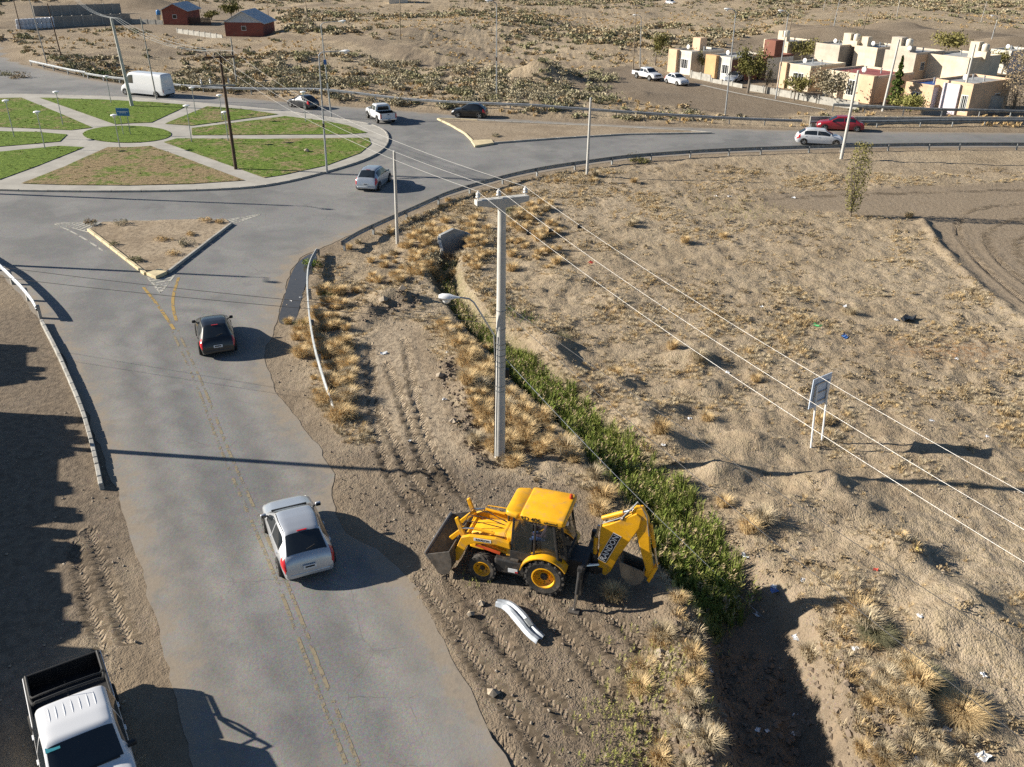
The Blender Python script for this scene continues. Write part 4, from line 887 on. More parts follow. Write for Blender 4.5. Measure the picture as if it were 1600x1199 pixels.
    for s_ in (0, 1):
        for q0, q1 in spl:
            v0, v1 = (2.12, 2.86) if s_ == 0 else (7.88, 7.14); B.patch('side_window', g, t, q0, q1, v0, v1, .006)
        if detail and kind != 'van':
            for xx in (mid, c0 - .05, c1 + .12): seam(B, t, [(xx, (1.0 if s_ == 0 else 9.0)), (xx, (1.95 if s_ == 0 else 8.05))])
            for xx in (c0 + .12, mid + .14):
                p = B.P(xx, 1.78 if s_ == 0 else 8.22); MB().box(tuple(p + Vector((0, .012 * (1 if p.y > 0 else -1), 0))), (.17, .035, .03)).build('door_handle', pc if col != 'p_black' else M['black'], t, bevel=.01)
        hv = (1.75, 2.95) if s_ == 0 else (8.25, 7.05); B.patch('headlight', M['lamp'], t, b - .34, b - .09, *hv, .006)
        tv = (1.45, 2.75) if s_ == 0 else (8.55, 7.25)
        if kind == 'van': tv = (1.35, 2.2) if s_ == 0 else (8.65, 7.8)
        if kind != 'pickup': B.patch('tail_light', M['red_l'], t, a + .035, a + (.36 if kind != 'van' else .1), *tv, .008)
    if kind in ('hatch', 'sedan', 'van'):
        zz = .62 if kind != 'van' else .9
        if plz: plate(t, a - .03, zz if kind != 'hatch' else .63, False)
        MB().box((a + .035, 0, .36), (.1, W * .74, .16)).build('rear_bumper', pc if col != 'p_white_van' else M['black'], t, True, bevel=.04, seg=3)
        MB().box((b - .03, 0, .42), (.07, W * .6, .14)).build('grille', M['black'], t, True, bevel=.03)
    plate(t, b + .015, .45, True)
    wr = w2 - .09; fx, rx = b - .78, a + (.72 if kind != 'van' else 1.25)
    if kind == 'pickup': fx, rx = b - .92, a + 1.12
    arches(t, (fx, rx), r, w2 + .004, .24 if kind != 'pickup' else .44)
    for xx in (fx, rx):
        for s_ in (-1, 1): wheel(t, (xx, s_ * (wr + .035), r), r, .2 if kind != 'pickup' else .25, rimm, side=s_)
    mirrors(t, c1 + .08, w2 * .96, zb + .10 if kind != 'van' else 1.35, M['black'] if kind in ('van', 'pickup') or col == 'p_black' else pc)
    if kind in ('hatch', 'sedan') and detail:
        for s_ in (3.12, 6.88): MB().tube([tuple(B.P(xx, s_) + Vector((0, 0, .012))) for xx in np.linspace(rear[1] + .1, fr[0] - .1, 8)], .012, 5).build('roof_strip', M['black'], t)
        wz = B.P(rear[0] + .05, 5); MB().beam(tuple(wz + Vector((-.02, .0, .02))), tuple(B.P(rear[0] + .13, 5.6) + Vector((-.02, 0, .02))), .02, .02).build('rear_wiper', M['black'], t)
        p = B.P(rear[1] + .06, 5); MB().box(tuple(p + Vector((-.03, 0, .005))), (.05, .3, .02)).build('brake_light', M['red_l'], t)
    if kind == 'pickup':
        hb = zb + .02; zf = .72; bw = W - .02; x0, x1 = a + .03, cb - .02
        MB().bbox((x0, -bw / 2 + .06, zf - .1), (x1, bw / 2 - .06, zf)).build('bed_floor', M['black'], t)
        for s_ in (-1, 1):
            o = MB().prism([(x0, .5), (x0, hb), (x1, hb), (x1, .5), (rx + .46, .5), (rx + .33, .82), (rx - .33, .82), (rx - .46, .5)], s_ * (bw / 2 - .07), s_ * bw / 2, 'y').build('bed_side', pc, t, bevel=.015)
            MB().bbox((x0 + .05, s_ * (bw / 2 - .071), zf), (x1 - .04, s_ * (bw / 2 - .078), hb + .004)).build('bed_liner', M['black'], o)
            MB().box((x0 - .012, s_ * (bw / 2 - .08), hb - .28), (.04, .13, .42)).build('tail_light', M['red_l'], t, bevel=.012)
            MB().bbox((x0 + .02, s_ * (bw / 2 - .075), hb + .003), (x1, s_ * (bw / 2 - .02), hb + .03)).build('bed_rail', M['black'], t, bevel=.01)
        MB().bbox((x1 - .03, -bw / 2 + .07, zf), (x1, bw / 2 - .07, hb)).build('bed_front', M['black'], t)
        MB().bbox((x0 + .036, -bw / 2 + .08, zf), (x0 + .045, bw / 2 - .08, hb - .01)).build('bed_liner', M['black'], t)
        o = MB().bbox((x0 - .03, -bw / 2 + .15, .58), (x0 + .035, bw / 2 - .15, hb)).build('tailgate', pc, t, bevel=.015); MB().box((x0 - .035, 0, hb - .14), (.02, .2, .07)).build('handle', M['black'], o)
        MB().bbox((x0 - .012, -bw / 2 + .08, hb + .003), (x0 + .06, bw / 2 - .08, hb + .03)).build('bed_rail', M['black'], t)
        MB().box((x0 - .08, 0, .52), (.14, W * .92, .16)).build('rear_bumper', M['chrome'] if detail else M['black'], t, bevel=.03); plate(t, x0 - .155, .55)
        MB().bbox((cb - .1, -w2 * .94, .5), (cb + .4, w2 * .94, .6)).build('chassis', M['black'], t); MB().bbox((a + .1, -.5, .45), (b - .3, .5, .62)).build('chassis', M['black'], t)
        MB().box((b - .02, 0, .75), (.08, W * .55, .2)).build('grille', M['black'], t, bevel=.02)
    return t, B
M['p_silver'] = paint('silver_paint', (.50, .52, .55), .28, .55, .06); M['p_black'] = paint('black_paint', (.008, .008, .009), .3, 0, .03); M['p_white'] = paint('white_car_paint', (.62, .63, .65), .3, 0, .08)
M['p_red'] = paint('red_paint', (.27, .012, .022), .25, 0, .05); M['p_dark'] = paint('dark_blue_paint', (.018, .021, .028), .22, .2, .1); M['p_sil2'] = paint('grey_silver_paint', (.42, .45, .49), .28, .5, .08); M['p_white_van'] = paint('van_white_paint', (.62, .63, .65), .35, 0, .12)
def hd(p, q): a, b = S(*p), S(*q); return math.atan2(b[1] - a[1], b[0] - a[0])
car((466, 853), hd((478, 890), (436, 778)) , 'silver hatchback driving up the near lane beside the backhoe', 'p_silver', 'hatch', 3.95, 1.70, 1.48, name='hatchback')
car((338, 535), hd((341, 560), (326, 495)), 'black hatchback with red tail lights near the triangular island', 'p_black', 'hatch', 3.85, 1.66, 1.43, name='hatchback')
car((585, 290), hd((572, 297), (603, 272)), 'silver crossover leaving the roundabout behind the short concrete pole', 'p_sil2', 'hatch', 4.25, 1.8, 1.62, name='crossover_car')
car((474, 168), hd((490, 170), (455, 164)), 'dark hatchback behind the far lantern on the roundabout road', 'p_dark', 'hatch', 4.0, 1.7, 1.45, name='hatchback', detail=False)
car((734, 183), hd((758, 184), (712, 182)), 'black hatchback passing the head of the splitter island', 'p_black', 'hatch', 3.9, 1.68, 1.5, name='hatchback')
car((1311, 203), hd((1340, 205), (1280, 202)), 'dark red sedan beside the leaning concrete pole', 'p_red', 'sedan', 4.7, 1.78, 1.47, name='sedan')
car((1279, 225), hd((1250, 224), (1310, 227)), 'white crossover beside the red sedan', 'p_white', 'hatch', 4.5, 1.78, 1.49, name='crossover_car')
car((232, 149), hd((268, 152), (195, 145)), 'long white high roof panel van on the far roundabout road', 'p_white_van', 'van', 6.9, 2.0, 2.72, name='panel_van', cat='van')
car((595, 188), hd((604, 191), (583, 180)), 'white double cab pickup leaving along the far carriageway', 'p_white', 'pickup', 5.2, 1.84, 1.8, name='pickup_truck', cat='pickup')
car((1011, 124), hd((1000, 121), (1024, 126)), 'white pickup parked at the far end of the dirt street', 'p_white', 'pickup', 4.9, 1.75, 1.6, name='pickup_truck', cat='pickup', detail=False)
car((1057, 132), hd((1046, 129), (1070, 135)), 'white hatchback parked behind the white pickup on the dirt street', 'p_white', 'hatch', 3.9, 1.65, 1.45, name='hatchback', detail=False)
car((1146, 128), hd((1156, 124), (1136, 131)), 'pale blue sedan parked in a yard under the roadside tree', 'p_sil2', 'sedan', 4.3, 1.68, 1.42, name='sedan', detail=False)
car((1048, 8), hd((1040, 7), (1056, 9)), 'distant white car at the top edge', 'p_white', 'hatch', 4.0, 1.7, 1.5, name='hatchback', detail=False)
# big pickup at the lower left corner
pkl = (-10.0, 14.6); pkh = R(-57)
pk, PB = car(None, pkh, 'white double cab pickup with black roll bar at the lower left corner', 'p_white', 'pickup', 5.6, 1.88, 1.8, name='pickup_truck', cat='pickup', loc=pkl, bed=1.86)
_cb = -2.8 + 1.86
for v in np.linspace(4.05, 5.95, 7):
    MB().tube([tuple(PB.P(x_, v) + Vector((0, 0, .0))) for x_ in np.linspace(_cb + .28, _cb + .78, 6)], [.004, .012, .014, .014, .012, .004], 6).build('roof_rib', M['p_white'], pk, True)
rb = []
for s_ in (-1, 1):
    y_ = s_ * .84; hb_ = .62 * 1.8 + .06
    MB().tube([(-2.7, y_, hb_), (-2.65, y_, hb_ + .07), (-1.75, y_, hb_ + .08), (-1.5, y_ * .97, hb_ + .2), (-1.06, y_ * .92, 1.68), (-1.0, y_ * .84, 1.77), (-.99, 0, 1.8)], .036, 8).build('roll_bar', M['black'], pk, True)
    MB().tube([(-1.95, y_ * .98, hb_ + .02), (-1.62, y_ * .97, hb_ + .28), (-1.36, y_ * .9, 1.62), (-1.3, y_ * .7, 1.69), (-1.3, 0, 1.7)], .028, 8).build('roll_bar', M['black'], pk, True)
MB().tube([(-2.72, -.82, .62 * 1.8 + .06), (-2.72, .82, .62 * 1.8 + .06)], .03, 8).build('roll_bar', M['black'], pk, True)
p = PB.P(_cb + .16, 5.0); MB().tube([tuple(p), tuple(p + Vector((-.25, -.02, .3)))], .006, 5).build('antenna', M['black'], pk)
p = PB.P(_cb + 1.47, 6.2); MB().box(tuple(p + Vector((.0, 0, .012))), (.16, .3, .01)).build('sticker', pm('teal_sticker', (.03, .2, .25), .4), pk)
# ------------------------------------------------------------------ backhoe loader (local x forward, y to its left, origin under the rear axle)
bz = 0.0
BH = thing('backhoe_loader', 'yellow backhoe loader parked on the churned dirt beside the road', 'backhoe', (1.29, 22.02, bz), R(163))
Y, K, ST = M['yellow'], M['blackm'], M['steel']
def lug_tyre(r, wd, n):
    h = wd / 2; mb = MB().lathe([(r * .56, -h * .9), (r * .82, -h), (r * .93, -h * .9), (r * .95, 0), (r * .93, h * .9), (r * .82, h), (r * .56, h * .9)], 36, 'y', close=True)
    for k in range(n):
        for s_ in (-1, 1):
            a0 = 2 * math.pi * (k + (.5 if s_ > 0 else 0)) / n; a1 = a0 + .9 * 2 * math.pi / n; vs = []
            for a, yy in ((a0, 0.02 * s_), (a1, h * s_ * 1.02)):
                for da in (-.05 * .65 / r, .05 * .65 / r):
                    for rr in (r * .88, r * 1.0 if yy * s_ < .1 else r * .985): vs.append((rr * math.cos(a + da), yy, rr * math.sin(a + da)))
            mb.add(vs, [(0, 1, 3, 2), (4, 6, 7, 5), (0, 4, 5, 1), (2, 3, 7, 6), (1, 5, 7, 3), (0, 2, 6, 4)])
    return mb.mesh('tyre', False)
def big_wheel(x, yv, r, wd, n):
    key = ('lug', r)
    if key not in MESH: MESH[key] = lug_tyre(r, wd, n)
    s_ = 1 if yv > 0 else -1; t = bpy.data.objects.new('wheel', None); COL.objects.link(t); t.parent = BH; t.location = (x, yv, r)
    link('tyre', MESH[key], t, M['tyremud']); h = wd / 2
    MB().lathe([(r * .58, h * .92 * s_), (r * .52, h * .95 * s_), (r * .50, h * .6 * s_), (r * .46, h * .2 * s_), (r * .26, h * .1 * s_), (r * .24, h * .35 * s_), (.001, h * .35 * s_)], 28, 'y', caps=False).build('rim', Y, t, True)
    MB().lathe([(r * .19, h * .34 * s_), (r * .17, h * .6 * s_), (r * .08, h * .66 * s_), (.001, h * .66 * s_)], 16, 'y').build('hub', K, t, True)
    nut = MB()
    for k in range(8):
        a = 2 * math.pi * k / 8; nut.lathe([(.02, h * .12 * s_), (.02, h * .26 * s_), (.001, h * .26 * s_)], 6, 'y', (r * .36 * math.cos(a), 0, r * .36 * math.sin(a)))
    nut.build('wheel_nuts', K, t)
for s_ in (-1, 1): big_wheel(0, .78 * s_, .655, .42, 18); big_wheel(1.99, .76 * s_, .47, .32, 16)
MB().tube([(0, -.6, .655), (0, .6, .655)], .14, 12).build('rear_axle', K, BH); MB().tube([(1.99, -.6, .47), (1.99, .6, .47)], .1, 12).build('front_axle', K, BH)
MB().bbox((-1.0, -.34, .5), (2.5, .34, .85)).build('chassis', K, BH, bevel=.03)
for s_ in (-1, 1): MB().prism([(.62, .45), (1.5, .45), (1.6, .6), (1.6, .95), (.75, .95), (.62, .8)], s_ * .36, s_ * .86, 'y').build('side_tank', K, BH, bevel=.05)
MB().box((1.0, .868, .62), (.3, .012, .14)).build('decal_plate', M['plate'], BH); MB().box((.88, .876, .585), (.1, .006, .05)).build('decal_stripe', M['red_l'], BH)
for s_ in (-1, 1): MB().prism([(.85, .95), (1.1, .95), (1.1, 1.0), (.85, 1.0)], s_ * .4, s_ * .84, 'y').build('step', ST, BH)
# bonnet and front
def loft(secs, n): return [(i * n + k, (i + 1) * n + k, (i + 1) * n + (k + 1) % n, i * n + (k + 1) % n) for i in range(len(secs) // n - 1) for k in range(n)] + [tuple(range(n)), tuple(reversed(range(len(secs) - n, len(secs))))]
hs_ = []
for x_, w_, zt in ((1.14, .50, 1.62), (1.6, .49, 1.56), (2.2, .46, 1.46), (2.5, .43, 1.38), (2.56, .40, 1.25)): hs_ += [(x_, -w_, .85), (x_, -w_, zt - .16), (x_, -w_ * .72, zt), (x_, w_ * .72, zt), (x_, w_, zt - .16), (x_, w_, .85)]
MB().add(hs_, loft(hs_, 6)).build('bonnet', Y, BH, bevel=.03)
MB().tube([(1.5, -.3, 1.5), (1.5, -.3, 2.0), (1.46, -.3, 2.1)], .035, 8).build('exhaust', K, BH, True)
MB().bbox((2.56, -.38, .62), (2.64, .38, 1.24)).build('grille', K, BH, bevel=.02)
for y_ in (-.25, .25): MB().lathe([(.08, 0), (.08, .05), (.001, .06)], 12, 'x', (2.63, y_, 1.1)).build('headlight', M['lamp'], BH)
for y0 in (.505,): seam_ = MB().tube([(1.42, -.5, 1.44), (1.42, -.37, 1.6), (1.42, .37, 1.6), (1.42, .505, 1.44), (1.42, .505, .9)], .006, 4).build('panel_gap', M['black'], BH)
# loader arms, cylinders, bucket
for s_ in (-1, 1):
    ya, yb = s_ * .60, s_ * .74
    o = MB().prism([(1.12, 1.30), (1.16, 1.52), (1.6, 1.58), (2.45, 1.50), (2.72, 1.38), (3.02, .62), (2.96, .44), (2.82, .46), (2.5, 1.14), (2.3, 1.27), (1.6, 1.36)], ya, yb, 'y').build('loader_arm', Y, BH, bevel=.02)
    if s_ > 0:
        MB().box((2.02, yb + .004, 1.44), (.56, .008, .10), M=Matrix.Rotation(.05, 3, 'Y')).build('name_plate', M['plate'], o)
        MB().prism([(1.45, 1.10), (2.25, 1.23), (2.27, 1.15), (1.47, 1.0)], yb - .05, yb - .03, 'y').build('safety_strut', pm('orange_red', (.62, .09, .025), .45), BH)
    MB().tube([(1.25, s_ * .52, .98), (2.0, s_ * .52, 1.12)], .055, 10).build('lift_cylinder', Y, BH, True); MB().tube([(2.0, s_ * .52, 1.12), (2.5, s_ * .6, 1.22)], .032, 8).build('lift_rod', M['cyl'], BH, True)
    MB().prism([(2.62, 1.34), (2.78, 1.30), (2.98, 1.92), (2.88, 2.0)], s_ * .5, s_ * .58, 'y').build('tilt_lever', Y, BH, bevel=.015)
    MB().prism([(2.62, 1.55), (2.74, 1.62), (3.22, 1.1), (3.1, 1.02)], s_ * .42, s_ * .49, 'y').build('tilt_link', Y, BH, bevel=.015)
    MB().tube([(1.7, s_ * .54, 1.63), (2.35, s_ * .54, 1.68)], .045, 10).build('tilt_cylinder', Y, BH, True); MB().tube([(2.35, s_ * .54, 1.68), (2.75, s_ * .54, 1.6)], .026, 8).build('tilt_rod', M['cyl'], BH, True)
    MB().prism([(.95, .8), (1.3, .8), (1.28, 1.62), (1.08, 1.62)], s_ * .54, s_ * .6, 'y').build('arm_tower', Y, BH, bevel=.02)
MB().tube([(2.62, -.6, 1.3), (2.62, .6, 1.3)], .06, 10).build('cross_tube', Y, BH, True)
def trough(prof, y0, y1, th, name, mat, parent, side=None, teeth=None):
    n = len(prof); vs = []
    for yy in (y0, y1):
        vs += [(p[0], yy, p[1]) for p in prof]
        for i, p in enumerate(prof):
            a, b = prof[max(i - 1, 0)], prof[min(i + 1, n - 1)]; dx, dz = b[0] - a[0], b[1] - a[1]; L = math.hypot(dx, dz); vs.append((p[0] - dz / L * th, yy, p[1] + dx / L * th))
    fs = []
    for i in range(n - 1):
        fs += [(i, i + 1, 2 * n + i + 1, 2 * n + i), (n + i, 3 * n + i, 3 * n + i + 1, n + i + 1), (i, n + i, n + i + 1, i + 1), (2 * n + i, 2 * n + i + 1, 3 * n + i + 1, 3 * n + i)]
    fs += [(0, 2 * n, 3 * n, n), (n - 1, 2 * n - 1, 4 * n - 1, 3 * n - 1)]
    o = MB().add(vs, fs).build(name, mat, parent, True)
    for yy in (y0, y1): MB().prism(prof, yy - .015, yy + .015, 'y').build('side_plate', side or mat, o)
    return o
lbk = trough([(2.96, 1.08), (2.90, .8), (2.90, .52), (2.98, .26), (3.14, .14), (3.34, .16), (3.72, .80)], -1.13, 1.13, .03, 'loader_bucket', ST, BH)
MB().add([(3.60, -1.15, .62), (3.76, -1.15, .86), (3.76, 1.15, .86), (3.60, 1.15, .62), (3.64, -1.15, .60), (3.80, -1.15, .85), (3.80, 1.15, .85), (3.64, 1.15, .60)], [(0, 1, 2, 3), (7, 6, 5, 4), (0, 4, 5, 1), (1, 5, 6, 2), (2, 6, 7, 3), (3, 7, 4, 0)]).build('cutting_edge', pm('grey_edge', (.22, .215, .21), .4, .5, var=.2), lbk)
for k in range(3): MB().tube([(1.45, -.2 + .15 * k, 1.55), (2.2, -.35 + .3 * k, 1.72), (2.75, -.4 + .35 * k, 1.7), (2.95, -.45 + .38 * k, 1.2)], .014, 6).build('hose', M['black'], BH, True)
MB().tube([(1.2, -.62, 1.62), (1.3, -.66, 1.78), (2.3, -.66, 1.74), (2.45, -.62, 1.5)], .018, 6).build('guard_rail', Y, BH, True)
# cab
cx0, cx1, cw, zf, zr = -.42, 1.14, .74, .95, 2.52
posts = {'A': ((1.12, .66, 1.0), (1.02, .70, zr)), 'B': ((.38, .76, .95), (.34, .73, zr)), 'C': ((-.40, .78, 1.2), (-.20, .73, zr)), 'D': ((-.62, .60, 1.2), (-.40, .60, zr))}
for k_, (a, b) in posts.items():
    for s_ in (-1, 1): MB().beam((a[0], a[1] * s_, a[2]), (b[0], b[1] * s_, b[2]), .07, .07).build('cab_post', K, BH, bevel=.012)
for s_ in (-1, 1):
    MB().prism([(.42, .95), (1.14, .95), (1.13, 1.28), (.40, 1.28)], s_ * .70, s_ * .745, 'y').build('door_panel', K, BH, bevel=.01)
    MB().prism([(-.5, 1.22), (.40, 1.16), (.40, 1.28), (-.5, 1.32)], s_ * .70, s_ * .77, 'y').build('cab_sill', K, BH)
    q = s_ * .735
    MB().prism([(.46, 1.30), (1.07, 1.30), (.99, 2.46), (.42, 2.46)], q - .008, q + .008, 'y').build('door_glass', M['cabglass'], BH)
    MB().prism([(-.34, 1.34), (.32, 1.30), (.28, 2.46), (-.16, 2.46)], q - .008, q + .008, 'y').build('side_glass', M['cabglass'], BH)
    MB().beam((.44, q, 1.9), (1.02, q, 1.9), .02, .025).build('door_bar', K, BH)
    MB().add([(-.44, s_ * .765, 1.34), (-.61, s_ * .62, 1.34), (-.41, s_ * .60, 2.46), (-.22, s_ * .72, 2.46)], [(0, 1, 2, 3)]).build('corner_glass', M['cabglass'], BH)
MB().add([(1.13, -.62, 1.3), (1.13, .62, 1.3), (1.04, .64, 2.46), (1.04, -.64, 2.46)], [(0, 1, 2, 3)]).build('front_glass', M['cabglass'], BH)
MB().add([(-.63, -.56, 1.34), (-.63, .56, 1.34), (-.42, .56, 2.46), (-.42, -.56, 2.46)], [(0, 1, 2, 3)]).build('rear_glass', M['cabglass'], BH)
MB().bbox((-.6, -.7, .93), (1.12, .7, 1.0)).build('cab_floor', K, BH); MB().bbox((1.09, -.66, .95), (1.15, .66, 1.3)).build('cab_front_panel', K, BH); MB().bbox((-.66, -.6, .9), (-.6, .6, 1.34)).build('cab_rear_panel', K, BH)
def slab(x0, x1, w0, w1, z0, z1, cr=.10, r=.05):
    pts = []
    for (a, b, c0) in ((x1, w1, 0), (x0, w0, 90), (x0, -w0, 180), (x1, -w1, 270)):
        sx, sy = (1 if a == x1 else -1), (1 if b > 0 else -1)
        for k in range(6):
            t_ = R(c0 + 18 * k); pts.append((a - sx * cr + cr * math.cos(t_), b - sy * cr + cr * math.sin(t_)))
    n = len(pts); cxm = (x0 + x1) / 2; vs = []
    for zz, f in ((z0, .97), (z0 + .03, 1), (z1 - r, 1), (z1 - r * .35, .97), (z1, .9)): vs += [(cxm + (p[0] - cxm) * f, p[1] * f, zz) for p in pts]
    return MB().add(vs, loft(vs, n))
rf = slab(-.55, .84, .80, .80, 2.5, 2.70).build('cab_roof', Y, BH, True)
slab(.80, 1.32, .76, .70, 2.49, 2.66, .16).build('roof_visor', Y, rf, True)
MB().tube([(.82, -.74, 2.665), (.82, .74, 2.665)], .02, 6).build('roof_groove', pm('shadow_yellow', (.45, .21, .01), .5), rf)
def text(body, size, mat, parent, loc, right, up, name='lettering', off=.004):
    c = bpy.data.curves.new(name, 'FONT'); c.resolution_u = 3; c.body = body; c.size = size; c.extrude = .002; c.align_x = 'CENTER'; c.align_y = 'CENTER'; c.offset = size * .012
    f_ = bpy.data.objects.new(name, c); me = bpy.data.meshes.new_from_object(f_); bpy.data.objects.remove(f_); me.materials.clear(); me.materials.append(mat)
    o = bpy.data.objects.new(name, me); COL.objects.link(o); o.parent = parent
    r_, u_ = Vector(right).normalized(), Vector(up).normalized(); n_ = r_.cross(u_); o.matrix_local = Matrix(((r_[0], u_[0], n_[0], loc[0]), (r_[1], u_[1], n_[1], loc[1]), (r_[2], u_[2], n_[2], loc[2]), (0, 0, 0, 1))); return o
text('RD 406', .2, M['black'], rf, (.5, .804, 2.60), (-1, 0, 0), (0, 0, 1)); text('advanced', .11, M['black'], rf, (-.12, .804, 2.58), (-1, 0, 0), (0, 0, 1))
text('RANDON', .10, M['black'], BH, (2.02, .752, 1.44), (-1, 0, .05), (.05, 0, 1))
for y_ in (-.5, .5): MB().box((-.56, y_, 2.47), (.07, .12, .09)).build('work_light', M['lamp'], BH, bevel=.015)
MB().lathe([(.06, 0), (.06, .1), (.04, .14), (.001, .15)], 12, 'z', (-.42, -.5, 2.7)).build('beacon', pm('beacon_red', (.5, .06, .02), .2), BH, True)
MB().bbox((.0, -.24, 1.0), (.45, .24, 1.38)).build('seat', M['black'], BH, bevel=.05); MB().prism([(-.08, 1.35), (.1, 1.35), (.02, 2.0), (-.14, 2.0)], -.24, .24, 'y').build('seat_back', M['black'], BH, bevel=.04)
MB().lathe([(.17, 0), (.19, .015), (.17, .03), (.15, .015)], 18, 'z', (.82, 0, 1.72), True).build('steering_wheel', M['black'], BH, True); MB().tube([(.98, 0, 1.0), (.83, 0, 1.72)], .035, 8).build('steering_column', M['black'], BH)
for s_ in (-1, 1):    # rear fenders
    arc = [(.78 * math.cos(a), .655 + .74 * math.sin(a)) for a in np.linspace(R(12), R(150), 14)]
    inner = [(p[0] * .955, .655 + (p[1] - .655) * .955) for p in reversed(arc)]
    MB().prism(arc + inner, s_ * .58, s_ * 1.0, 'y').build('rear_fender', Y, BH, True)
# rear frame, stabilisers, backhoe arm
MB().bbox((-1.22, -1.0, .45), (-1.02, 1.0, .62)).build('rear_frame', K, BH, bevel=.02); MB().bbox((-1.2, -1.0, .98), (-1.04, 1.0, 1.1)).build('rear_frame', K, BH, bevel=.02)
MB().bbox((-1.05, -.4, .5), (-.6, .4, 1.1)).build('rear_frame', K, BH)
for s_ in (-1, 1):
    MB().bbox((-1.2, s_ * .88, .35), (-1.04, s_ * 1.04, 1.35)).build('stabiliser_box', K, BH, bevel=.015)
    o = MB().tube([(-1.12, s_ * 1.05, 1.25), (-1.10, s_ * 1.22, .55)], .06, 10).build('stabiliser_cylinder', K, BH, True); MB().tube([(-1.10, s_ * 1.22, .56), (-1.08, s_ * 1.36, .06)], .05, 10).build('stabiliser_rod', M['cyl'], o, True)
    MB().box((-1.08, s_ * 1.37, .03), (.34, .24, .06)).build('stabiliser_foot', ST, o, bevel=.01)
yA = -.15
MB().lathe([(.16, .42), (.16, 1.15), (.001, 1.15)], 14, 'z', (-1.36, yA, 0)).build('king_post', K, BH, True); MB().bbox((-1.62, yA - .17, .5), (-1.2, yA + .17, .72)).build('king_post_arm', K, BH, bevel=.02)
for s_ in (-.28, .28): MB().tube([(-.98, yA + s_ * 1.4, .82), (-1.5, yA + s_ * .7, .86)], .05, 8).build('swing_cylinder', M['cyl'], BH, True)
boom = MB().prism([(-1.46, .55), (-1.72, .44), (-1.86, .62), (-2.12, 1.35), (-2.62, 2.42), (-2.66, 2.78), (-2.5, 2.92), (-2.25, 2.74), (-1.72, 2.36), (-1.46, 2.22)], yA - .15, yA + .15, 'y').build('boom', Y, BH, bevel=.025)
MB().tube([(-1.34, yA + .06, .75), (-1.34, yA + .06, 1.75)], .07, 10).build('boom_cylinder', Y, BH, True); MB().tube([(-1.34, yA + .06, 1.75), (-1.40, yA + .06, 2.2)], .04, 10).build('boom_rod', M['cyl'], BH, True)
MB().tube([(-1.48, yA, 2.44), (-2.1, yA, 2.78)], .075, 10).build('dipper_cylinder', Y, BH, True); MB().tube([(-2.1, yA, 2.78), (-2.52, yA, 3.02)], .042, 10).build('dipper_rod', M['cyl'], BH, True)
dip = MB().prism([(-2.44, 3.06), (-2.34, 2.92), (-2.42, 2.62), (-2.72, 1.55), (-2.92, .92), (-2.86, .74), (-3.0, .62), (-3.16, .68), (-3.12, .98), (-2.98, 1.7), (-2.86, 2.7), (-2.66, 3.1)], yA - .11, yA + .11, 'y').build('dipper', Y, BH, bevel=.02)
MB().tube([(-2.92, yA, 2.55), (-3.10, yA, 1.75)], .055, 10).build('bucket_cylinder', Y, BH, True); MB().tube([(-3.10, yA, 1.75), (-3.24, yA, 1.05)], .034, 10).build('bucket_rod', M['cyl'], BH, True)
for s_ in (-.13, .13): MB().prism([(-3.28, 1.12), (-3.18, 1.1), (-2.98, .58), (-3.06, .5)], yA + s_ - .02, yA + s_ + .02, 'y').build('bucket_link', Y, BH)
hb = trough([(-2.86, .98), (-2.88, .72), (-2.80, .52), (-2.62, .42), (-2.40, .46), (-2.24, .66), (-2.14, 1.18)], yA - .28, yA + .28, -.025, 'digging_bucket', pm('worn_bucket', (.21, .185, .15), .5, .4, var=.3, dirt=.4), BH)
for k in range(4): MB().prism([(-2.17, 1.1), (-2.10, 1.1), (-2.09, 1.36), (-2.12, 1.36)], yA - .27 + k * .165, yA - .21 + k * .165, 'y').build('tooth', ST, hb)
for k in range(3): MB().tube([(-1.5, yA - .08 + .08 * k, 2.3), (-2.1, yA + .16, 2.62 + .05 * k), (-2.5, yA + .05 * k, 3.22 + .05 * k), (-2.8, yA + .13, 2.9), (-2.92, yA + .14, 2.2)], .014, 6).build('hose', M['galvd'] if k else M['black'], BH, True)
dvec = Vector((-.36, 0, .93)).normalized(); upv = Vector((0, 1, 0)).cross(dvec)
cP = Vector((-1.78, yA + .155, 1.52)); Mx = Matrix((dvec, Vector((0, 1, 0)), upv)).transposed()
MB().box(tuple(cP), (1.16, .006, .27), M=Mx).build('name_plate_border', M['white'], boom); MB().box(tuple(cP + Vector((0, .004, 0))), (1.12, .006, .235), M=Mx).build('name_plate', pm('plate_navy', (.012, .016, .03), .4), boom)
text('RANDON', .245, M['white'], boom, tuple(cP + Vector((0, .0085, 0))), dvec, upv)
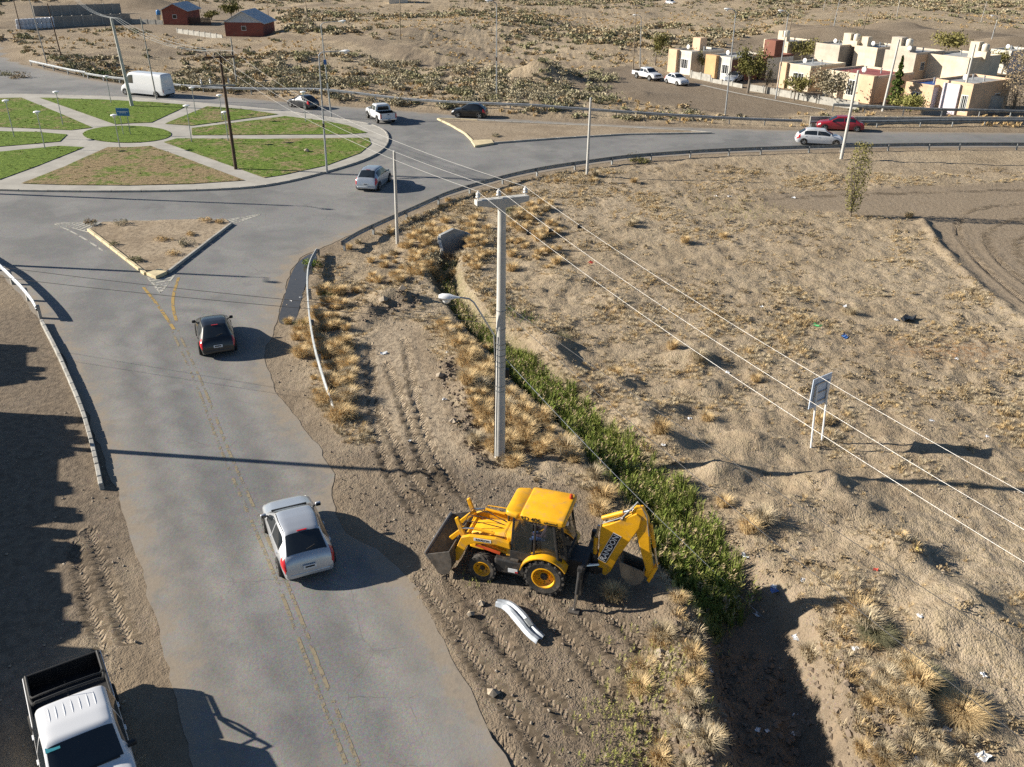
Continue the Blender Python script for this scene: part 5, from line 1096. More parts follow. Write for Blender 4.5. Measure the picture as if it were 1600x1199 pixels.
# seated operator (one continuous body)
def figure(name, joints, edges, radii, mats, label, parent_loc, rz):
    me = bpy.data.meshes.new(name); me.from_pydata(joints, edges, []); o = link(name, me, None, mats)
    bpy.context.view_layer.objects.active = o; md = o.modifiers.new('skin', 'SKIN'); sd = o.modifiers.new('sub', 'SUBSURF'); sd.levels = 1; sd.render_levels = 1
    for v, r_ in zip(me.skin_vertices[0].data, radii): v.radius = r_
    me.skin_vertices[0].data[0].use_root = True
    return o
J = [(.2, 0, 1.44), (.16, 0, 1.62), (.14, 0, 1.85), (.16, 0, 1.98), (.17, 0, 2.05), (.18, 0, 2.16), (.19, 0, 2.24),
     (.15, .2, 1.88), (.28, .25, 1.64), (.52, .2, 1.62), (.62, .16, 1.66), (.15, -.2, 1.88), (.28, -.25, 1.64), (.52, -.2, 1.62), (.62, -.16, 1.66),
     (.24, .1, 1.42), (.62, .14, 1.44), (.72, .14, 1.1), (.86, .14, 1.05), (.24, -.1, 1.42), (.62, -.14, 1.44), (.72, -.14, 1.1), (.86, -.14, 1.05)]
Ed = [(0, 1), (1, 2), (2, 3), (3, 4), (4, 5), (5, 6), (2, 7), (7, 8), (8, 9), (9, 10), (2, 11), (11, 12), (12, 13), (13, 14), (0, 15), (15, 16), (16, 17), (17, 18), (0, 19), (19, 20), (20, 21), (21, 22)]
Rd = [(.15, .15), (.15, .14), (.15, .13), (.06, .06), (.08, .085), (.1, .095), (.07, .07), (.07, .07), (.05, .05), (.04, .04), (.035, .035), (.07, .07), (.05, .05), (.04, .04), (.035, .035), (.09, .09), (.075, .075), (.05, .05), (.045, .04), (.09, .09), (.075, .075), (.05, .05), (.045, .04)]
def person_mat():
    k = NT('operator_clothes'); z = k.n('ShaderNodeSeparateXYZ'); k.l(k.pos(True), z.inputs[0]); n = k.noise(9, 3, .6, k.pos(True))
    c = k.mix(k.rng(z.outputs[2], 1.5, 1.53), (.05, .11, .30), (.09, .06, .10)); c = k.mix(k.rng(z.outputs[2], 1.94, 1.96), c, (.36, .2, .14)); c = k.mix(k.rng(z.outputs[2], 2.18, 2.2), c, (.03, .022, .018))
    k.base(k.mix(k.rng(n, .3, .7, 0, .4), c, k.mix(1.0, c, (.6, .6, .6), 'MULTIPLY')), .85); return k.m
op = figure('person', J, Ed, Rd, person_mat(), None, None, 0)
op.location = BH.location; op.rotation_euler = BH.rotation_euler; tag(op, 'person in dark top and blue jeans seated in the backhoe cab', 'person')
# crumpled piece of guardrail lying on the dirt
pts = SL((776, 945), (792, 950), (806, 964), (818, 978), (830, 992), (846, 1003)); t = thing('guardrail_scrap', 'crumpled shiny guardrail piece lying on the dirt below the backhoe', 'metal scrap', (*pts[0], 0))
o_ = pts[0]; vs = []; q = dens(smooth([(a - o_[0], b - o_[1]) for a, b in pts]), .12); n = len(q); WW = [(-.2, .0), (-.14, .1), (-.07, .12), (-.02, .05), (.02, .05), (.07, .12), (.14, .1), (.2, 0)]
for i, p in enumerate(q):
    a, b = q[max(i - 1, 0)], q[min(i + 1, n - 1)]; dx, dy = b[0] - a[0], b[1] - a[1]; L = math.hypot(dx, dy); f = i / (n - 1); sc_ = .55 + .6 * min(1, f * 2.2); lift = .05 + .16 * math.sin(f * 3.0) ** 2 * (1 - f * .4); tl = .12 * math.sin(f * 5)
    for th in (0, -.012): vs += [(p[0] - dy / L * w_ * sc_, p[1] + dx / L * w_ * sc_, lift + h_ + w_ * tl + th + .006 * math.sin(f * 23 + w_ * 9)) for w_, h_ in WW]
m = len(WW); fs = [(i * 2 * m + k, (i + 1) * 2 * m + k, (i + 1) * 2 * m + k + 1, i * 2 * m + k + 1) for i in range(n - 1) for k in list(range(m - 1)) + list(range(m, 2 * m - 1))]
MB().add(vs, fs).build('rail_piece', pm('bright_zinc', (.30, .33, .37), .5, .25, var=.2, scale=5), t, True)
gq = q[int(n * .68)]; MB().box((gq[0], gq[1], .34), (.12, .34, .05), .5).build('splice_plate', M['galvd'], t)
# sheds beyond the left edge whose shadow falls across the verge
def shed(pa, pb, label, h=4.0):
    (xa, ya), (xb, yb) = S(*pa), S(*pb); A_ = Vector((xa - SHX * h, ya - SHY * h, 0)); B_ = Vector((xb - SHX * h, yb - SHY * h, 0)); W_ = (B_ - A_).length
    t = thing('shed', label, 'shed', (A_ + B_) / 2, math.atan2(B_.y - A_.y, B_.x - A_.x))        # front along local x, body behind
    s_ = -1; MB().bbox((-W_ / 2, s_ * 6, -.2), (W_ / 2, 0, h - .25)).build('wall', M['concd'], t); MB().bbox((-W_ / 2 - .02, s_ * 6.05, h - .25), (W_ / 2 + .02, .03, h)).build('roof', M['galvd'], t)
    for q in range(4):
        u_ = random.uniform(-W_ / 2 + .2, W_ / 2 - .2); MB().box((u_, -random.uniform(.0, .5), h + random.uniform(.05, .2)), (random.uniform(.2, .6), .4, random.uniform(.2, .7))).build('shadow_edge_box', M['galvd'], t)  # boxes added along the roof front to break up the edge of its cast shadow
    MB().bbox((-min(.5, W_ * .3), 0, 0), (min(.5, W_ * .3), .04, 2.05)).build('door', M['pwood'], t)
for pa, pb, lb in (((42, 540), (42, 598), 'small block shed beside the left verge, farthest of the row'), ((96, 650), (118, 712), 'tall block shed in the row left of the road'), ((92, 716), (86, 816), 'second block shed from the road bend'), ((80, 826), (88, 888), 'middle block shed of the row left of the road'), ((96, 896), (104, 1004), 'fourth block shed along the left verge'), ((92, 1014), (100, 1110), 'fifth block shed along the left verge'), ((60, 1120), (60, 1290), 'nearest block shed left of the pickup')): shed(pa, pb, lb)
# ------------------------------------------------------------------ houses
def wall_m(name, c): return pm(name, c, .9, var=.14, scale=.6, bump=.004, dirt=.3)
C = {'peach': wall_m('peach_render', (.60, .43, .29)), 'cream': wall_m('cream_render', (.62, .53, .40)), 'white': wall_m('white_render', (.60, .56, .49)), 'orange': wall_m('orange_render', (.58, .36, .18)), 'beige': wall_m('beige_render', (.48, .42, .35)),
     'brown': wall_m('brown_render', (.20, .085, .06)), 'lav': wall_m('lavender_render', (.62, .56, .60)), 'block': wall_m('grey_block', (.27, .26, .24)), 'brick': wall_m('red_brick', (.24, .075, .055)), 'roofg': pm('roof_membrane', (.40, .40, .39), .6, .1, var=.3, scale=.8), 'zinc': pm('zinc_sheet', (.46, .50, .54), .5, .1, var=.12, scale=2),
     'redroof': pm('red_roof', (.30, .09, .08), .7), 'blueroof': pm('blue_sheet', (.04, .10, .30), .5), 'tank': pm('tank_cream', (.62, .58, .49), .5, var=.1), 'btank': pm('tank_blue', (.03, .17, .42), .4)}
HR = R(-55.6)
def win(parent, x, z, w_, h_, face='f', y=0.0, grille=True):
    def bb(a, b): 
        if face == 'f': return MB().bbox((a[0], y - a[1], a[2]), (b[0], y - b[1], b[2]))
        return MB().bbox((y + a[1], a[0], a[2]), (y + b[1], b[0], b[2]))
    f = bb((x - w_ / 2 - .06, -.02, z - .06), (x + w_ / 2 + .06, .025, z + h_ + .06)).build('window', M['white'], parent)
    bb((x - w_ / 2, .0, z), (x + w_ / 2, .035, z + h_)).build('pane', M['glass'], f)
    if grille:
        for k in range(3): bb((x - w_ / 2 + w_ * (k + .5) / 3 - .02, .03, z), (x - w_ / 2 + w_ * (k + .5) / 3 + .02, .05, z + h_)).build('bar', M['white'], f)
def tank(parent, x, y, z, mat='tank'):
    MB().lathe([(.42, 0), (.48, .1), (.48, .75), (.40, .92), (.15, .98), (.15, 1.03), (.001, 1.04)], 16, 'z', (x, y, z)).build('water_tank', C[mat], parent, True)
def house(px, W, D, Hh, front, side, label, blocks=(), tower=None, wins=(), doors=(), roof='roofg', dish=True, z=0.0, swins=()):
    x, y = S(*px); t = thing('house', label, 'house', (x, y, z), HR)
    MB().bbox((0, 0, -.3), (W, D, Hh)).build('wall', C[front], t)
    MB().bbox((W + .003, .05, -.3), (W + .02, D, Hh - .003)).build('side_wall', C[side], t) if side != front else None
    rf_ = MB().bbox((.18, .18, Hh - .25), (W - .18, D - .18, Hh + .004)).build('roof', C[roof], t)
    for (a, b) in (((0, 0), (W, .16)), ((0, D - .16), (W, D)), ((0, .163), (.16, D - .163)), ((W - .16, .163), (W, D - .163))): MB().bbox((a[0], a[1], Hh + .006), (b[0], b[1], Hh + .26)).build('parapet', C[front], t)
    for x0, x1, dep, hh, cm in blocks: MB().bbox((x0, -dep, -.3), (x1, .3, hh)).build('front_block', C[cm], t)
    for xx, zz, w_, h_ in wins: win(t, xx, zz, w_, h_)
    for yy, zz, w_, h_ in swins: win(t, yy, zz, w_, h_, 's', W + .02)
    for xx in doors: d_ = MB().bbox((xx - .45, -.03, 0), (xx + .45, .02, 2.05)).build('door', M['wood'], t); MB().box((xx + .34, -.05, 1.0), (.04, .05, .12)).build('handle', M['galv'], d_)
    if tower:
        tx, ty, tw, th, tm_, tk = tower
        MB().bbox((tx, ty, Hh - .2), (tx + tw, ty + tw * .9, Hh + th)).build('tower', C[tm_], t)
        if tk: tank(t, tx + tw * 1.5, ty + tw * .5, Hh + th * .45); MB().bbox((tx + tw, ty, Hh + .0), (tx + tw * 2, ty + tw * .9, Hh + th * .45)).build('tank_stand', C[tm_], t)
    if dish:
        MB().tube([(W * .7, .4, Hh), (W * .7, .4, Hh + .7)], .03, 6).build('mast', M['galv'], t); MB().lathe([(.001, 0), (.18, .03), (.32, .11)], 14, 'y', (W * .7, .33, Hh + .75), caps=False).build('dish', M['white'], t, True)
    for q in range(2): MB().lathe([(.09, 0), (.09, .5), (.13, .52), (.13, .6), (.001, .64)], 10, 'z', (W * (.35 + .3 * q), D * .6, Hh)).build('vent_pipe', M['galv'], t, True)
    return t
house((1046, 113), 4.2, 6.5, 3.0, 'white', 'beige', 'leftmost pale house with peach front block at the street end', ((0, 1.7, .5, 3.3, 'peach'),), (.6, 3.6, 1.5, 1.7, 'peach', False), ((2.9, .9, 1.3, 1.2),), ())
house((1104, 122), 4.4, 7.5, 2.9, 'white', 'brown', 'house with orange front block and dark red side wall', ((0, 2.0, .6, 3.2, 'orange'),), None, ((3.3, 1, 1.2, 1.1),), ())
house((1172, 122), 2.6, 5.5, 2.9, 'brown', 'white', 'small dark brown house with tall square tower', (), (.5, 1.5, 2.0, 2.2, 'brown', False), (), (1.2,), dish=False)
house((1216, 136), 4.8, 7.0, 2.9, 'cream', 'peach', 'cream house with peach corner and dark roof behind the lamp post', ((0, 1.2, .35, 3.2, 'peach'),), None, ((3.0, .8, 1.6, 1.3),), ())
house((1284, 149), 7.4, 7.5, 2.9, 'cream', 'peach', 'wide cream house with red roof edge and blue grey window', ((5.4, 7.4, .5, 3.2, 'peach'),), None, ((1.2, .9, 1.1, 1.0), (4.2, .6, 1.3, 1.7)), (2.7,), roof='redroof')
house((1408, 168), 3.6, 6.0, 2.7, 'peach', 'lav', 'peach house with blue sheet roof behind the yellow green bush', (), None, ((1.6, .9, 1.0, 1.0),), (), roof='blueroof', dish=False)
house((1452, 173), 4.6, 8.0, 3.3, 'peach', 'peach', 'peach house with lavender front crossed by a tree shadow', ((1.2, 3.2, .25, 3.3, 'lav'),), None, ((3.9, .5, .7, 1.7),), (), swins=((5.5, 1.0, 1.0, 1.1),))
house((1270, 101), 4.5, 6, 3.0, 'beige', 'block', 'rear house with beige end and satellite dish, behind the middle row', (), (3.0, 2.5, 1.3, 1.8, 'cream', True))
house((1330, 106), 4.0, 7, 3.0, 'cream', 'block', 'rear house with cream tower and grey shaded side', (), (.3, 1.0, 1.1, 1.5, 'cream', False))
house((1376, 118), 5.0, 7, 3.3, 'beige', 'peach', 'rear house with white water tank on its beige tower', (), (.3, .6, 1.6, 2.0, 'beige', True), swins=((2.0, 1.2, .9, 1.0),))
house((1440, 122), 6.5, 8, 3.1, 'cream', 'cream', 'long cream rear house with two tall water tanks', (), (4.4, 3.0, 1.3, 2.1, 'cream', True), dish=False)
house((1540, 112), 3.2, 6, 3.0, 'white', 'lav', 'white rear house beside the bare grey tree', ())
house((1190, 92), 5.0, 6, 2.8, 'cream', 'cream', 'far low cream house behind the brown tower', (), (1.5, 1.5, .9, 1.6, 'cream', True), dish=False)
def block_wall(pa, pb, h, label, mat='block', name='garden_wall', cat='wall'):
    a, b = S(*pa), S(*pb); t = thing(name, label, cat, (*a, 0)); d = Vector((b[0] - a[0], b[1] - a[1])); n = max(1, int(d.length / 1.9)); 
    for i in range(n):
        p, q = d * (i / n), d * ((i + 1) / n); e = d.normalized() * .01
        MB().beam((p.x + e.x, p.y + e.y, h / 2 - .1), (q.x - e.x, q.y - e.y, h / 2 - .1), .15, h + .2).build('wall_panel', C[mat] if mat in C else M[mat], t)
        MB().box((p.x, p.y, h / 2), (.25, .25, h + .25), math.atan2(d.y, d.x)).build('pillar', M['concd'], t)
for pa, pb, h, lb in (((1512, 177), (1562, 177), 1.9, 'tall grey block garden wall below the rightmost houses'), ((1080, 122), (1110, 128), .9, 'low wall before the orange house'), ((1112, 129), (1160, 138), .5, 'low kerb wall before the parked blue sedan'), ((1170, 142), (1214, 149), .8, 'pale low wall between the roadside tree and lamp post'),
    ((1216, 150), (1275, 161), .8, 'low garden wall before the cream house'), ((1278, 162), (1340, 172), .9, 'low pillared wall before the wide cream house'), ((1440, 181), (1478, 182), .8, 'low grey wall under the lavender front')): block_wall(pa, pb, h, lb, 'concd')
ribbon('pavement', SL((1085, 131), (1150, 146), (1212, 158), (1290, 172)), .5, M['kerb'], .05, None, 'pale kerb strip along the houses')
# left: two brick houses, long wall, wrapped stacks, fence
def brick_house(px, W, D, Hh, rise, rz, label, tankp=None):
    x, y = S(*px); t = thing('brick_house', label, 'house', (x, y, 0), rz)
    MB().bbox((0, 0, -.3), (W, D, Hh)).build('wall', C['brick'], t); MB().bbox((-.02, .03, -.3), (-.003, D - .03, Hh - .02)).build('side_wall', C['cream'], t)
    MB().prism([(.02, Hh), (W - .02, Hh), (W / 2, Hh + rise)], .02, D - .02, 'y').build('gable', C['zinc'] if W > 6.5 else C['brick'], t)
    ov = .5
    for s_ in (0, 1):
        xe, xm = (-ov, W / 2) if s_ == 0 else (W + ov, W / 2); ze = Hh - ov * rise / (W / 2)
        pr = [(xe, ze + .03), (xm, Hh + rise + .03), (xm, Hh + rise + .12), (xe, ze + .12)]
        o = MB().prism(pr, -.35, D + .35, 'y').build('roof', C['zinc'], t)
        for k in range(int(D / .8)):
            yk_ = -.3 + .8 * k + .2; MB().beam((xe, yk_, ze + .14), (xm, yk_, Hh + rise + .14), .05, .04).build('roof_seam', C['zinc'], o)
    win(t, W / 2, Hh * .45, .8, .7, grille=False)
    if tankp: MB().bbox((-1.4, .3, 0), (-.7, 1.0, 1.9)).build('tank_stand', C['cream'], t); tank(t, -1.05, .65, 1.9, 'btank')
    return t
brick_house((353, 57), 7.3, 7.5, 2.5, 1.9, R(-3), 'red brick house with zinc gable roof at the upper left')
brick_house((256, 39), 5.2, 7.5, 2.9, 1.2, R(-3), 'smaller red brick house with blue water tank on its left', True)
block_wall((85, 43), (205, 37), 2.0, 'long dark grey block wall at the far upper left'); block_wall((55, 26), (190, 21), 2.2, 'second long block wall behind the front one'); block_wall((278, 52), (348, 62), .8, 'low stone yard wall before the brick house', 'concd'); block_wall((206, 37), (255, 39), .9, 'low pale wall left of the smaller brick house', 'concd')
x, y = S(290, 39); t = thing('plank_fence', 'dark plank fence between the two brick houses', 'fence', (x, y, 0), R(-3))
for k in range(22): MB().box((k * .26, random.uniform(-.02, .02), .75), (.2, .03, 1.5 + random.uniform(-.15, .2))).build('plank', M['wood'], t)
for zz in (.4, 1.1): MB().bbox((-.1, .02, zz), (5.7, .06, zz + .08)).build('rail', M['wood'], t)
for k in range(9):
    x, y = S(31 + k * 6.4, 47 - k * .45); t = tag(MB().box((0, 0, .0), (.75, .9, 1.0)).build('wrapped_stack', pm('white_wrap', (.62, .64, .68), .4, var=.2), None, True, bevel=.12, seg=3), 'white plastic wrapped pallet stack in the row before the dark wall', 'pallet stack', 'wrapped pallet stacks'); t.location = (x, y, .5); t.rotation_euler = (0, 0, k * .1)
    u = t.copy(); COL.objects.link(u); u.location = (x + .05, y + .02, 1.48)
x, y = S(620, 12); t = thing('far_building', 'small white building at the top edge', 'building', (x, y, hz(x, y)), .1)
MB().bbox((-2, 0, -.5), (3, 4, 2.6)).build('wall', C['white'], t); MB().bbox((-2.1, -.1, 2.6), (3.1, 4.1, 2.75)).build('roof', C['roofg'], t); win(t, 1, 1, .9, .9); win(t, -1, 1, .9, .9)
# ------------------------------------------------------------------ vegetation, stones, litter
rng = np.random.default_rng(11)
def tuft_np(seed, n=90, h=.5, spread=.25, w_=.012, droop=.5):
    r = np.random.default_rng(seed); a = r.uniform(0, 2 * math.pi, n); rad = np.sqrt(r.uniform(0, 1, n)) * spread * .45
    out = r.uniform(.3, 1.0, n) * spread * (.5 + rad / spread); hh = h * r.uniform(.7, 1.0, n) * np.sqrt(np.clip(1 - .72 * (out / spread) ** 2, .1, 1)); tw = a + r.normal(0, .5, n)
    b = np.stack([rad * np.cos(a), rad * np.sin(a), np.full(n, -.03)], 1); d = np.stack([np.cos(tw), np.sin(tw), np.zeros(n)], 1); s = np.stack([-np.sin(tw), np.cos(tw), np.zeros(n)], 1)
    m = b + d * (out * .35)[:, None]; m[:, 2] = hh * .62; t = b + d * out[:, None]; t[:, 2] = hh * (1 - droop * .25 * r.uniform(0, 1, n))
    ww = w_ * r.uniform(.6, 1.4, n)[:, None]
    V = np.stack([b - s * ww, b + s * ww, m + s * ww * .8, m - s * ww * .8, t], 1).reshape(-1, 3)
    k = np.arange(n)[:, None] * 5; F = np.concatenate([k + np.array([[0, 1, 2]]), k + np.array([[0, 2, 3]]), k + np.array([[3, 2, 4]])], 0)
    return V, F
def cloud_np(seed, n=240, rx=1.0, rz=.7, leaf_=.12, lobes=7, base=.12, up=0.0):
    r = np.random.default_rng(seed); c = r.normal(0, .42, (lobes, 3)); c[:, 2] = np.abs(c[:, 2]) * .7; lr = r.uniform(.3, .6, lobes)
    k = r.integers(0, lobes, n); d = r.normal(0, 1, (n, 3)); d /= np.linalg.norm(d, axis=1)[:, None]
    p = c[k] + d * (lr[k] * r.uniform(.55, 1.05, n))[:, None]; p[:, 2] = np.abs(p[:, 2]) * .9 + base; p *= np.array([rx, rx, rz])
    e1 = r.normal(0, 1, (n, 3)); e1[:, 2] += up; e1 /= np.linalg.norm(e1, axis=1)[:, None]; e2 = np.cross(e1, r.normal(0, 1, (n, 3))); e2 /= np.linalg.norm(e2, axis=1)[:, None] + 1e-9
    sz = leaf_ * r.uniform(.6, 1.5, n)[:, None]
    V = np.stack([p - e1 * sz, p + e2 * sz * .55, p + e1 * sz, p - e2 * sz * .55], 1).reshape(-1, 3); q = np.arange(n)[:, None] * 4
    return V, np.concatenate([q + np.array([[0, 1, 2]]), q + np.array([[0, 2, 3]])], 0)
def weed_np(seed, h=.8, n=9):
    r = np.random.default_rng(seed); V = []; F = []
    for k in range(n):
        a = r.uniform(0, 6.28); z = h * (.15 + .85 * k / n); L = h * r.uniform(.16, .3) * (1.1 - .6 * k / n); d = np.array([math.cos(a), math.sin(a), r.uniform(.3, 1.3)]); s = np.array([-math.sin(a), math.cos(a), 0]) * L * .2
        b = np.array([0, 0, z]); i = len(V); V += [b - s * .2, b + d * L * .5 - s, b + d * L, b + d * L * .5 + s]; F += [(i, i + 1, i + 2), (i, i + 2, i + 3)]
    i = len(V); V += [np.array([-.01, 0, 0]), np.array([.01, 0, 0]), np.array([0, 0, h])]; F.append((i, i + 1, i + 2))
    return np.array(V), np.array(F)
def rock_np(seed):
    r = np.random.default_rng(seed); V = np.array([(1, 0, 0), (-1, 0, 0), (0, 1, 0), (0, -1, 0), (0, 0, .8), (0, 0, -.5), (.7, .7, .3), (-.7, .6, .35), (.6, -.7, .3), (-.6, -.7, .3)], float) * r.uniform(.7, 1.2, (10, 1))
    F = np.array([(6, 4, 0), (6, 2, 4), (7, 4, 2), (7, 1, 4), (9, 4, 1), (9, 3, 4), (8, 4, 3), (8, 0, 4), (0, 5, 6), (6, 5, 2), (2, 5, 7), (7, 5, 1), (1, 5, 9), (9, 5, 3), (3, 5, 8), (8, 5, 0)]); return V, F
def scatter(name, vars_, pos, scale, mat, label, zs=None, cat=None):       # one mass nobody would count
    Vs, Fs, n0 = [], [], 0; which = rng.integers(0, len(vars_), len(pos)); ang = rng.uniform(0, 6.28, len(pos)); zs = np.ones(len(pos)) if zs is None else zs
    for k, (V, F) in enumerate(vars_):
        i = np.where(which == k)[0]
        if len(i) == 0: continue
        c, s = np.cos(ang[i])[:, None], np.sin(ang[i])[:, None]; sc_ = scale[i][:, None]
        X = (V[None, :, 0] * c - V[None, :, 1] * s) * sc_ + pos[i, 0][:, None]; Y_2 = (V[None, :, 0] * s + V[None, :, 1] * c) * sc_ + pos[i, 1][:, None]; Z = V[None, :, 2] * sc_ * zs[i][:, None] + pos[i, 2][:, None]
        Vs.append(np.stack([X, Y_2, Z], 2).reshape(-1, 3)); Fs.append((F[None] + (np.arange(len(i)) * len(V))[:, None, None] + n0).reshape(-1, 3)); n0 += len(i) * len(V)
    o = link(name, np_mesh(name, np.concatenate(Vs), np.concatenate(Fs), 3), None, mat); return tag(o, label, kind='stuff')
def meshes(vars_, name, mat):
    out = []
    for V, F in vars_:
        me = np_mesh(name, V, F, 3); me.materials.append(mat); out.append(me)
    return out
def place(name, me, x, y, z, s, label, cat, group, rz=None, sz=None):
    o = bpy.data.objects.new(name, me); COL.objects.link(o); o.location = (x, y, z); o.scale = (s, s, s * (sz or 1)); o.rotation_euler = (0, 0, rng.uniform(0, 6.28) if rz is None else rz)
    return tag(o, label, cat, group)
TV = [tuft_np(i, 330, .5, .46, .006, 1.6) for i in range(6)]; TVs = [tuft_np(20 + i, 34, .42, .46, .012, 1.4) for i in range(8)]
tm_straw = meshes(TV, 'dry_grass_tuft', M['straw']); tm_pale = meshes(TV, 'pale_grass_tuft', M['strawp'])
# hand-surveyed tufts (px, py, size)
near = [(883, 705, 1.15), (803, 724, .95), (775, 700, .9), (742, 690, .8), (848, 655, .85), (760, 655, .9), (750, 615, .85), (735, 560, .9), (715, 545, .9), (700, 525, .8), (690, 510, .7), (820, 645, .75), (790, 640, .9), (740, 585, .9), (765, 590, .8), (725, 600, .75), (958, 935, .8), (940, 780, 1.1), (928, 745, .8), (935, 800, .9), (760, 540, .7), (800, 625, .9), (815, 665, .7),
    (530, 605, .9), (543, 628, .95), (535, 650, 1.0), (515, 575, .75), (545, 590, .8), (510, 545, .8), (500, 560, .6), (540, 560, .7), (478, 505, .6), (520, 500, .7), (535, 480, .7), (555, 455, .7), (590, 440, .8), (620, 440, .8), (600, 415, .8), (580, 410, .7), (640, 420, .8), (650, 400, .9), (668, 385, 1.0), (660, 365, 1.0), (690, 370, 1.0), (700, 400, .9), (720, 395, .9), (735, 380, .9), (640, 385, .8), (615, 395, .7),
    (745, 420, .8), (760, 400, .8), (720, 350, .9), (740, 345, .9), (760, 360, .9), (800, 345, 1.0), (815, 360, 1.1), (805, 335, .9), (850, 330, .8), (860, 395, .7), (1050, 545, .8), (1090, 570, .9), (1030, 690, .9), (1180, 595, .6), (1190, 820, 1.0), (1170, 830, .9), (1340, 965, 1.0), (1350, 985, .9), (1130, 790, .7), (1060, 950, .6), (1035, 1000, .8), (1000, 1080, .8), (1010, 1045, .7), (1100, 1180, .9), (1430, 1090, .9), (1420, 1060, .8), (1270, 1000, .8),
    (450, 505, .6), (468, 520, .7), (560, 380, .6), (545, 388, .6), (610, 365, .7), (650, 345, .7), (690, 325, .7), (700, 315, .7), (800, 290, .8), (795, 300, .7), (870, 285, .7), (930, 275, .9), (925, 285, .8), (990, 285, .8), (985, 355, .8), (1130, 370, .8), (1070, 380, .8), (990, 350, .8), (960, 590, .8), (1420, 340, .8), (1330, 490, .7), (1105, 655, .6), (1280, 660, .7)]
NP_ = [(*S(a, b), s * 1.4) for a, b, s in near]
def in_poly(n, *px):
    pl = SL(*px); xs, ys = [p[0] for p in pl], [p[1] for p in pl]; X = rng.uniform(min(xs), max(xs), n * 4); Yp = rng.uniform(min(ys), max(ys), n * 4); k = inside(X, Yp, pl); return X[k][:n], Yp[k][:n]
EX = [in_poly(120, (690, 500), (730, 520), (800, 610), (880, 680), (910, 720), (860, 715), (760, 700), (735, 640), (715, 560)), in_poly(95, (500, 450), (530, 445), (545, 520), (555, 600), (550, 655), (525, 655), (500, 580), (488, 500)), in_poly(110, (600, 400), (660, 350), (720, 345), (760, 370), (750, 420), (690, 430), (640, 440), (560, 450)), in_poly(36, (450, 520), (485, 505), (505, 600), (520, 650), (505, 640)), in_poly(45, (780, 330), (860, 310), (880, 420), (800, 430))]
# random candidates over the near field
cx = rng.uniform(-12, 44, 95000); cy = rng.uniform(10, 76, 95000)
_, CA = terrain(cx, cy, True); sdv = road_sd(cx, cy); dd = pdist(cx, cy, DITCH)
# keep clear of tracked dirt, road and yard
okp = (sdv < -.5) & ((cx > -9) | (cy > 46)) & (CA['straw'] > .12) & (dd > 1.0) & ~inside(cx, cy, TRACKSTRIP) & ~inside(cx, cy, WORK) & ~inside(cx, cy, YARD)
clump = fbm(cx, cy, 2.6, 88, 3) + .25 * (1 - ss(0, 4, dd - 1)) + .18 * ss(6, 1, -sdv)
keep = okp & (rng.uniform(0, 1, len(cx)) < .05 + 1.0 * ss(.42, .72, clump))
cx, cy, clump, dd_ = cx[keep], cy[keep], clump[keep], dd[keep]
csz = (.14 + .46 * rng.uniform(0, 1, len(cx)) ** 1.6) * (.65 + .7 * ss(.5, .8, clump)); cz = terrain(cx, cy)
order = np.argsort(-csz / np.maximum(cy, 14)); n_ind = 300 - len(NP_)
ind, rest = order[:n_ind], order[n_ind:]
for i, (x, y, s) in enumerate(NP_):
    place('dry_grass_tuft', (tm_straw if i % 3 else tm_pale)[i % 6], x, y, hz(x, y), s * rng.uniform(.9, 1.1), 'golden dry bunchgrass tuft on the dirt near the ditch and guardrails', 'grass tuft', 'golden bunchgrass tufts')
for i in ind: place('dry_grass_tuft', (tm_straw if i % 2 else tm_pale)[i % 6], cx[i], cy[i], cz[i], csz[i] * 1.25, 'golden dry bunchgrass tuft on the dirt near the ditch and guardrails', 'grass tuft', 'golden bunchgrass tufts')
h1 = rest[::4]; h2 = np.setdiff1d(rest, h1)
scatter('dry_grass', TVs, np.column_stack([cx[h1], cy[h1], cz[h1]]), csz[h1], M['straw'], 'small golden dry grass clumps over the near field'); scatter('dry_grass', TVs, np.column_stack([cx[h2], cy[h2], cz[h2]]), csz[h2] * .9, M['strawp'], 'small pale dry grass clumps over the near field')
ex = np.concatenate([e[0] for e in EX]); ey = np.concatenate([e[1] for e in EX]); scatter('dry_grass', TV, np.column_stack([ex, ey, terrain(ex, ey)]), rng.uniform(.4, 1.4, len(ex)), M['straw'], 'dense golden grass along the ditch bank and guardrail')
# low brown brush between
bx_ = rng.uniform(-10, 44, 9000); by_ = rng.uniform(10, 78, 9000); _, BA = terrain(bx_, by_, True)
kb = (road_sd(bx_, by_) < -.8) & (BA['straw'] > .15) & (pdist(bx_, by_, DITCH) > 1.2) & ~inside(bx_, by_, YARD) & ~inside(bx_, by_, TRACKSTRIP) & ~inside(bx_, by_, WORK) & (rng.uniform(0, 1, 9000) < ss(.45, .75, fbm(bx_, by_, 4, 77)) + .06)
bx_, by_ = bx_[kb], by_[kb]; CV = [cloud_np(40 + i, 46, .5, .35, .07, 5) for i in range(6)]
scatter('low_brush', CV, np.column_stack([bx_, by_, terrain(bx_, by_)]), rng.uniform(.25, .7, len(bx_)), M['strawd'], 'low brown dry brush over the field')
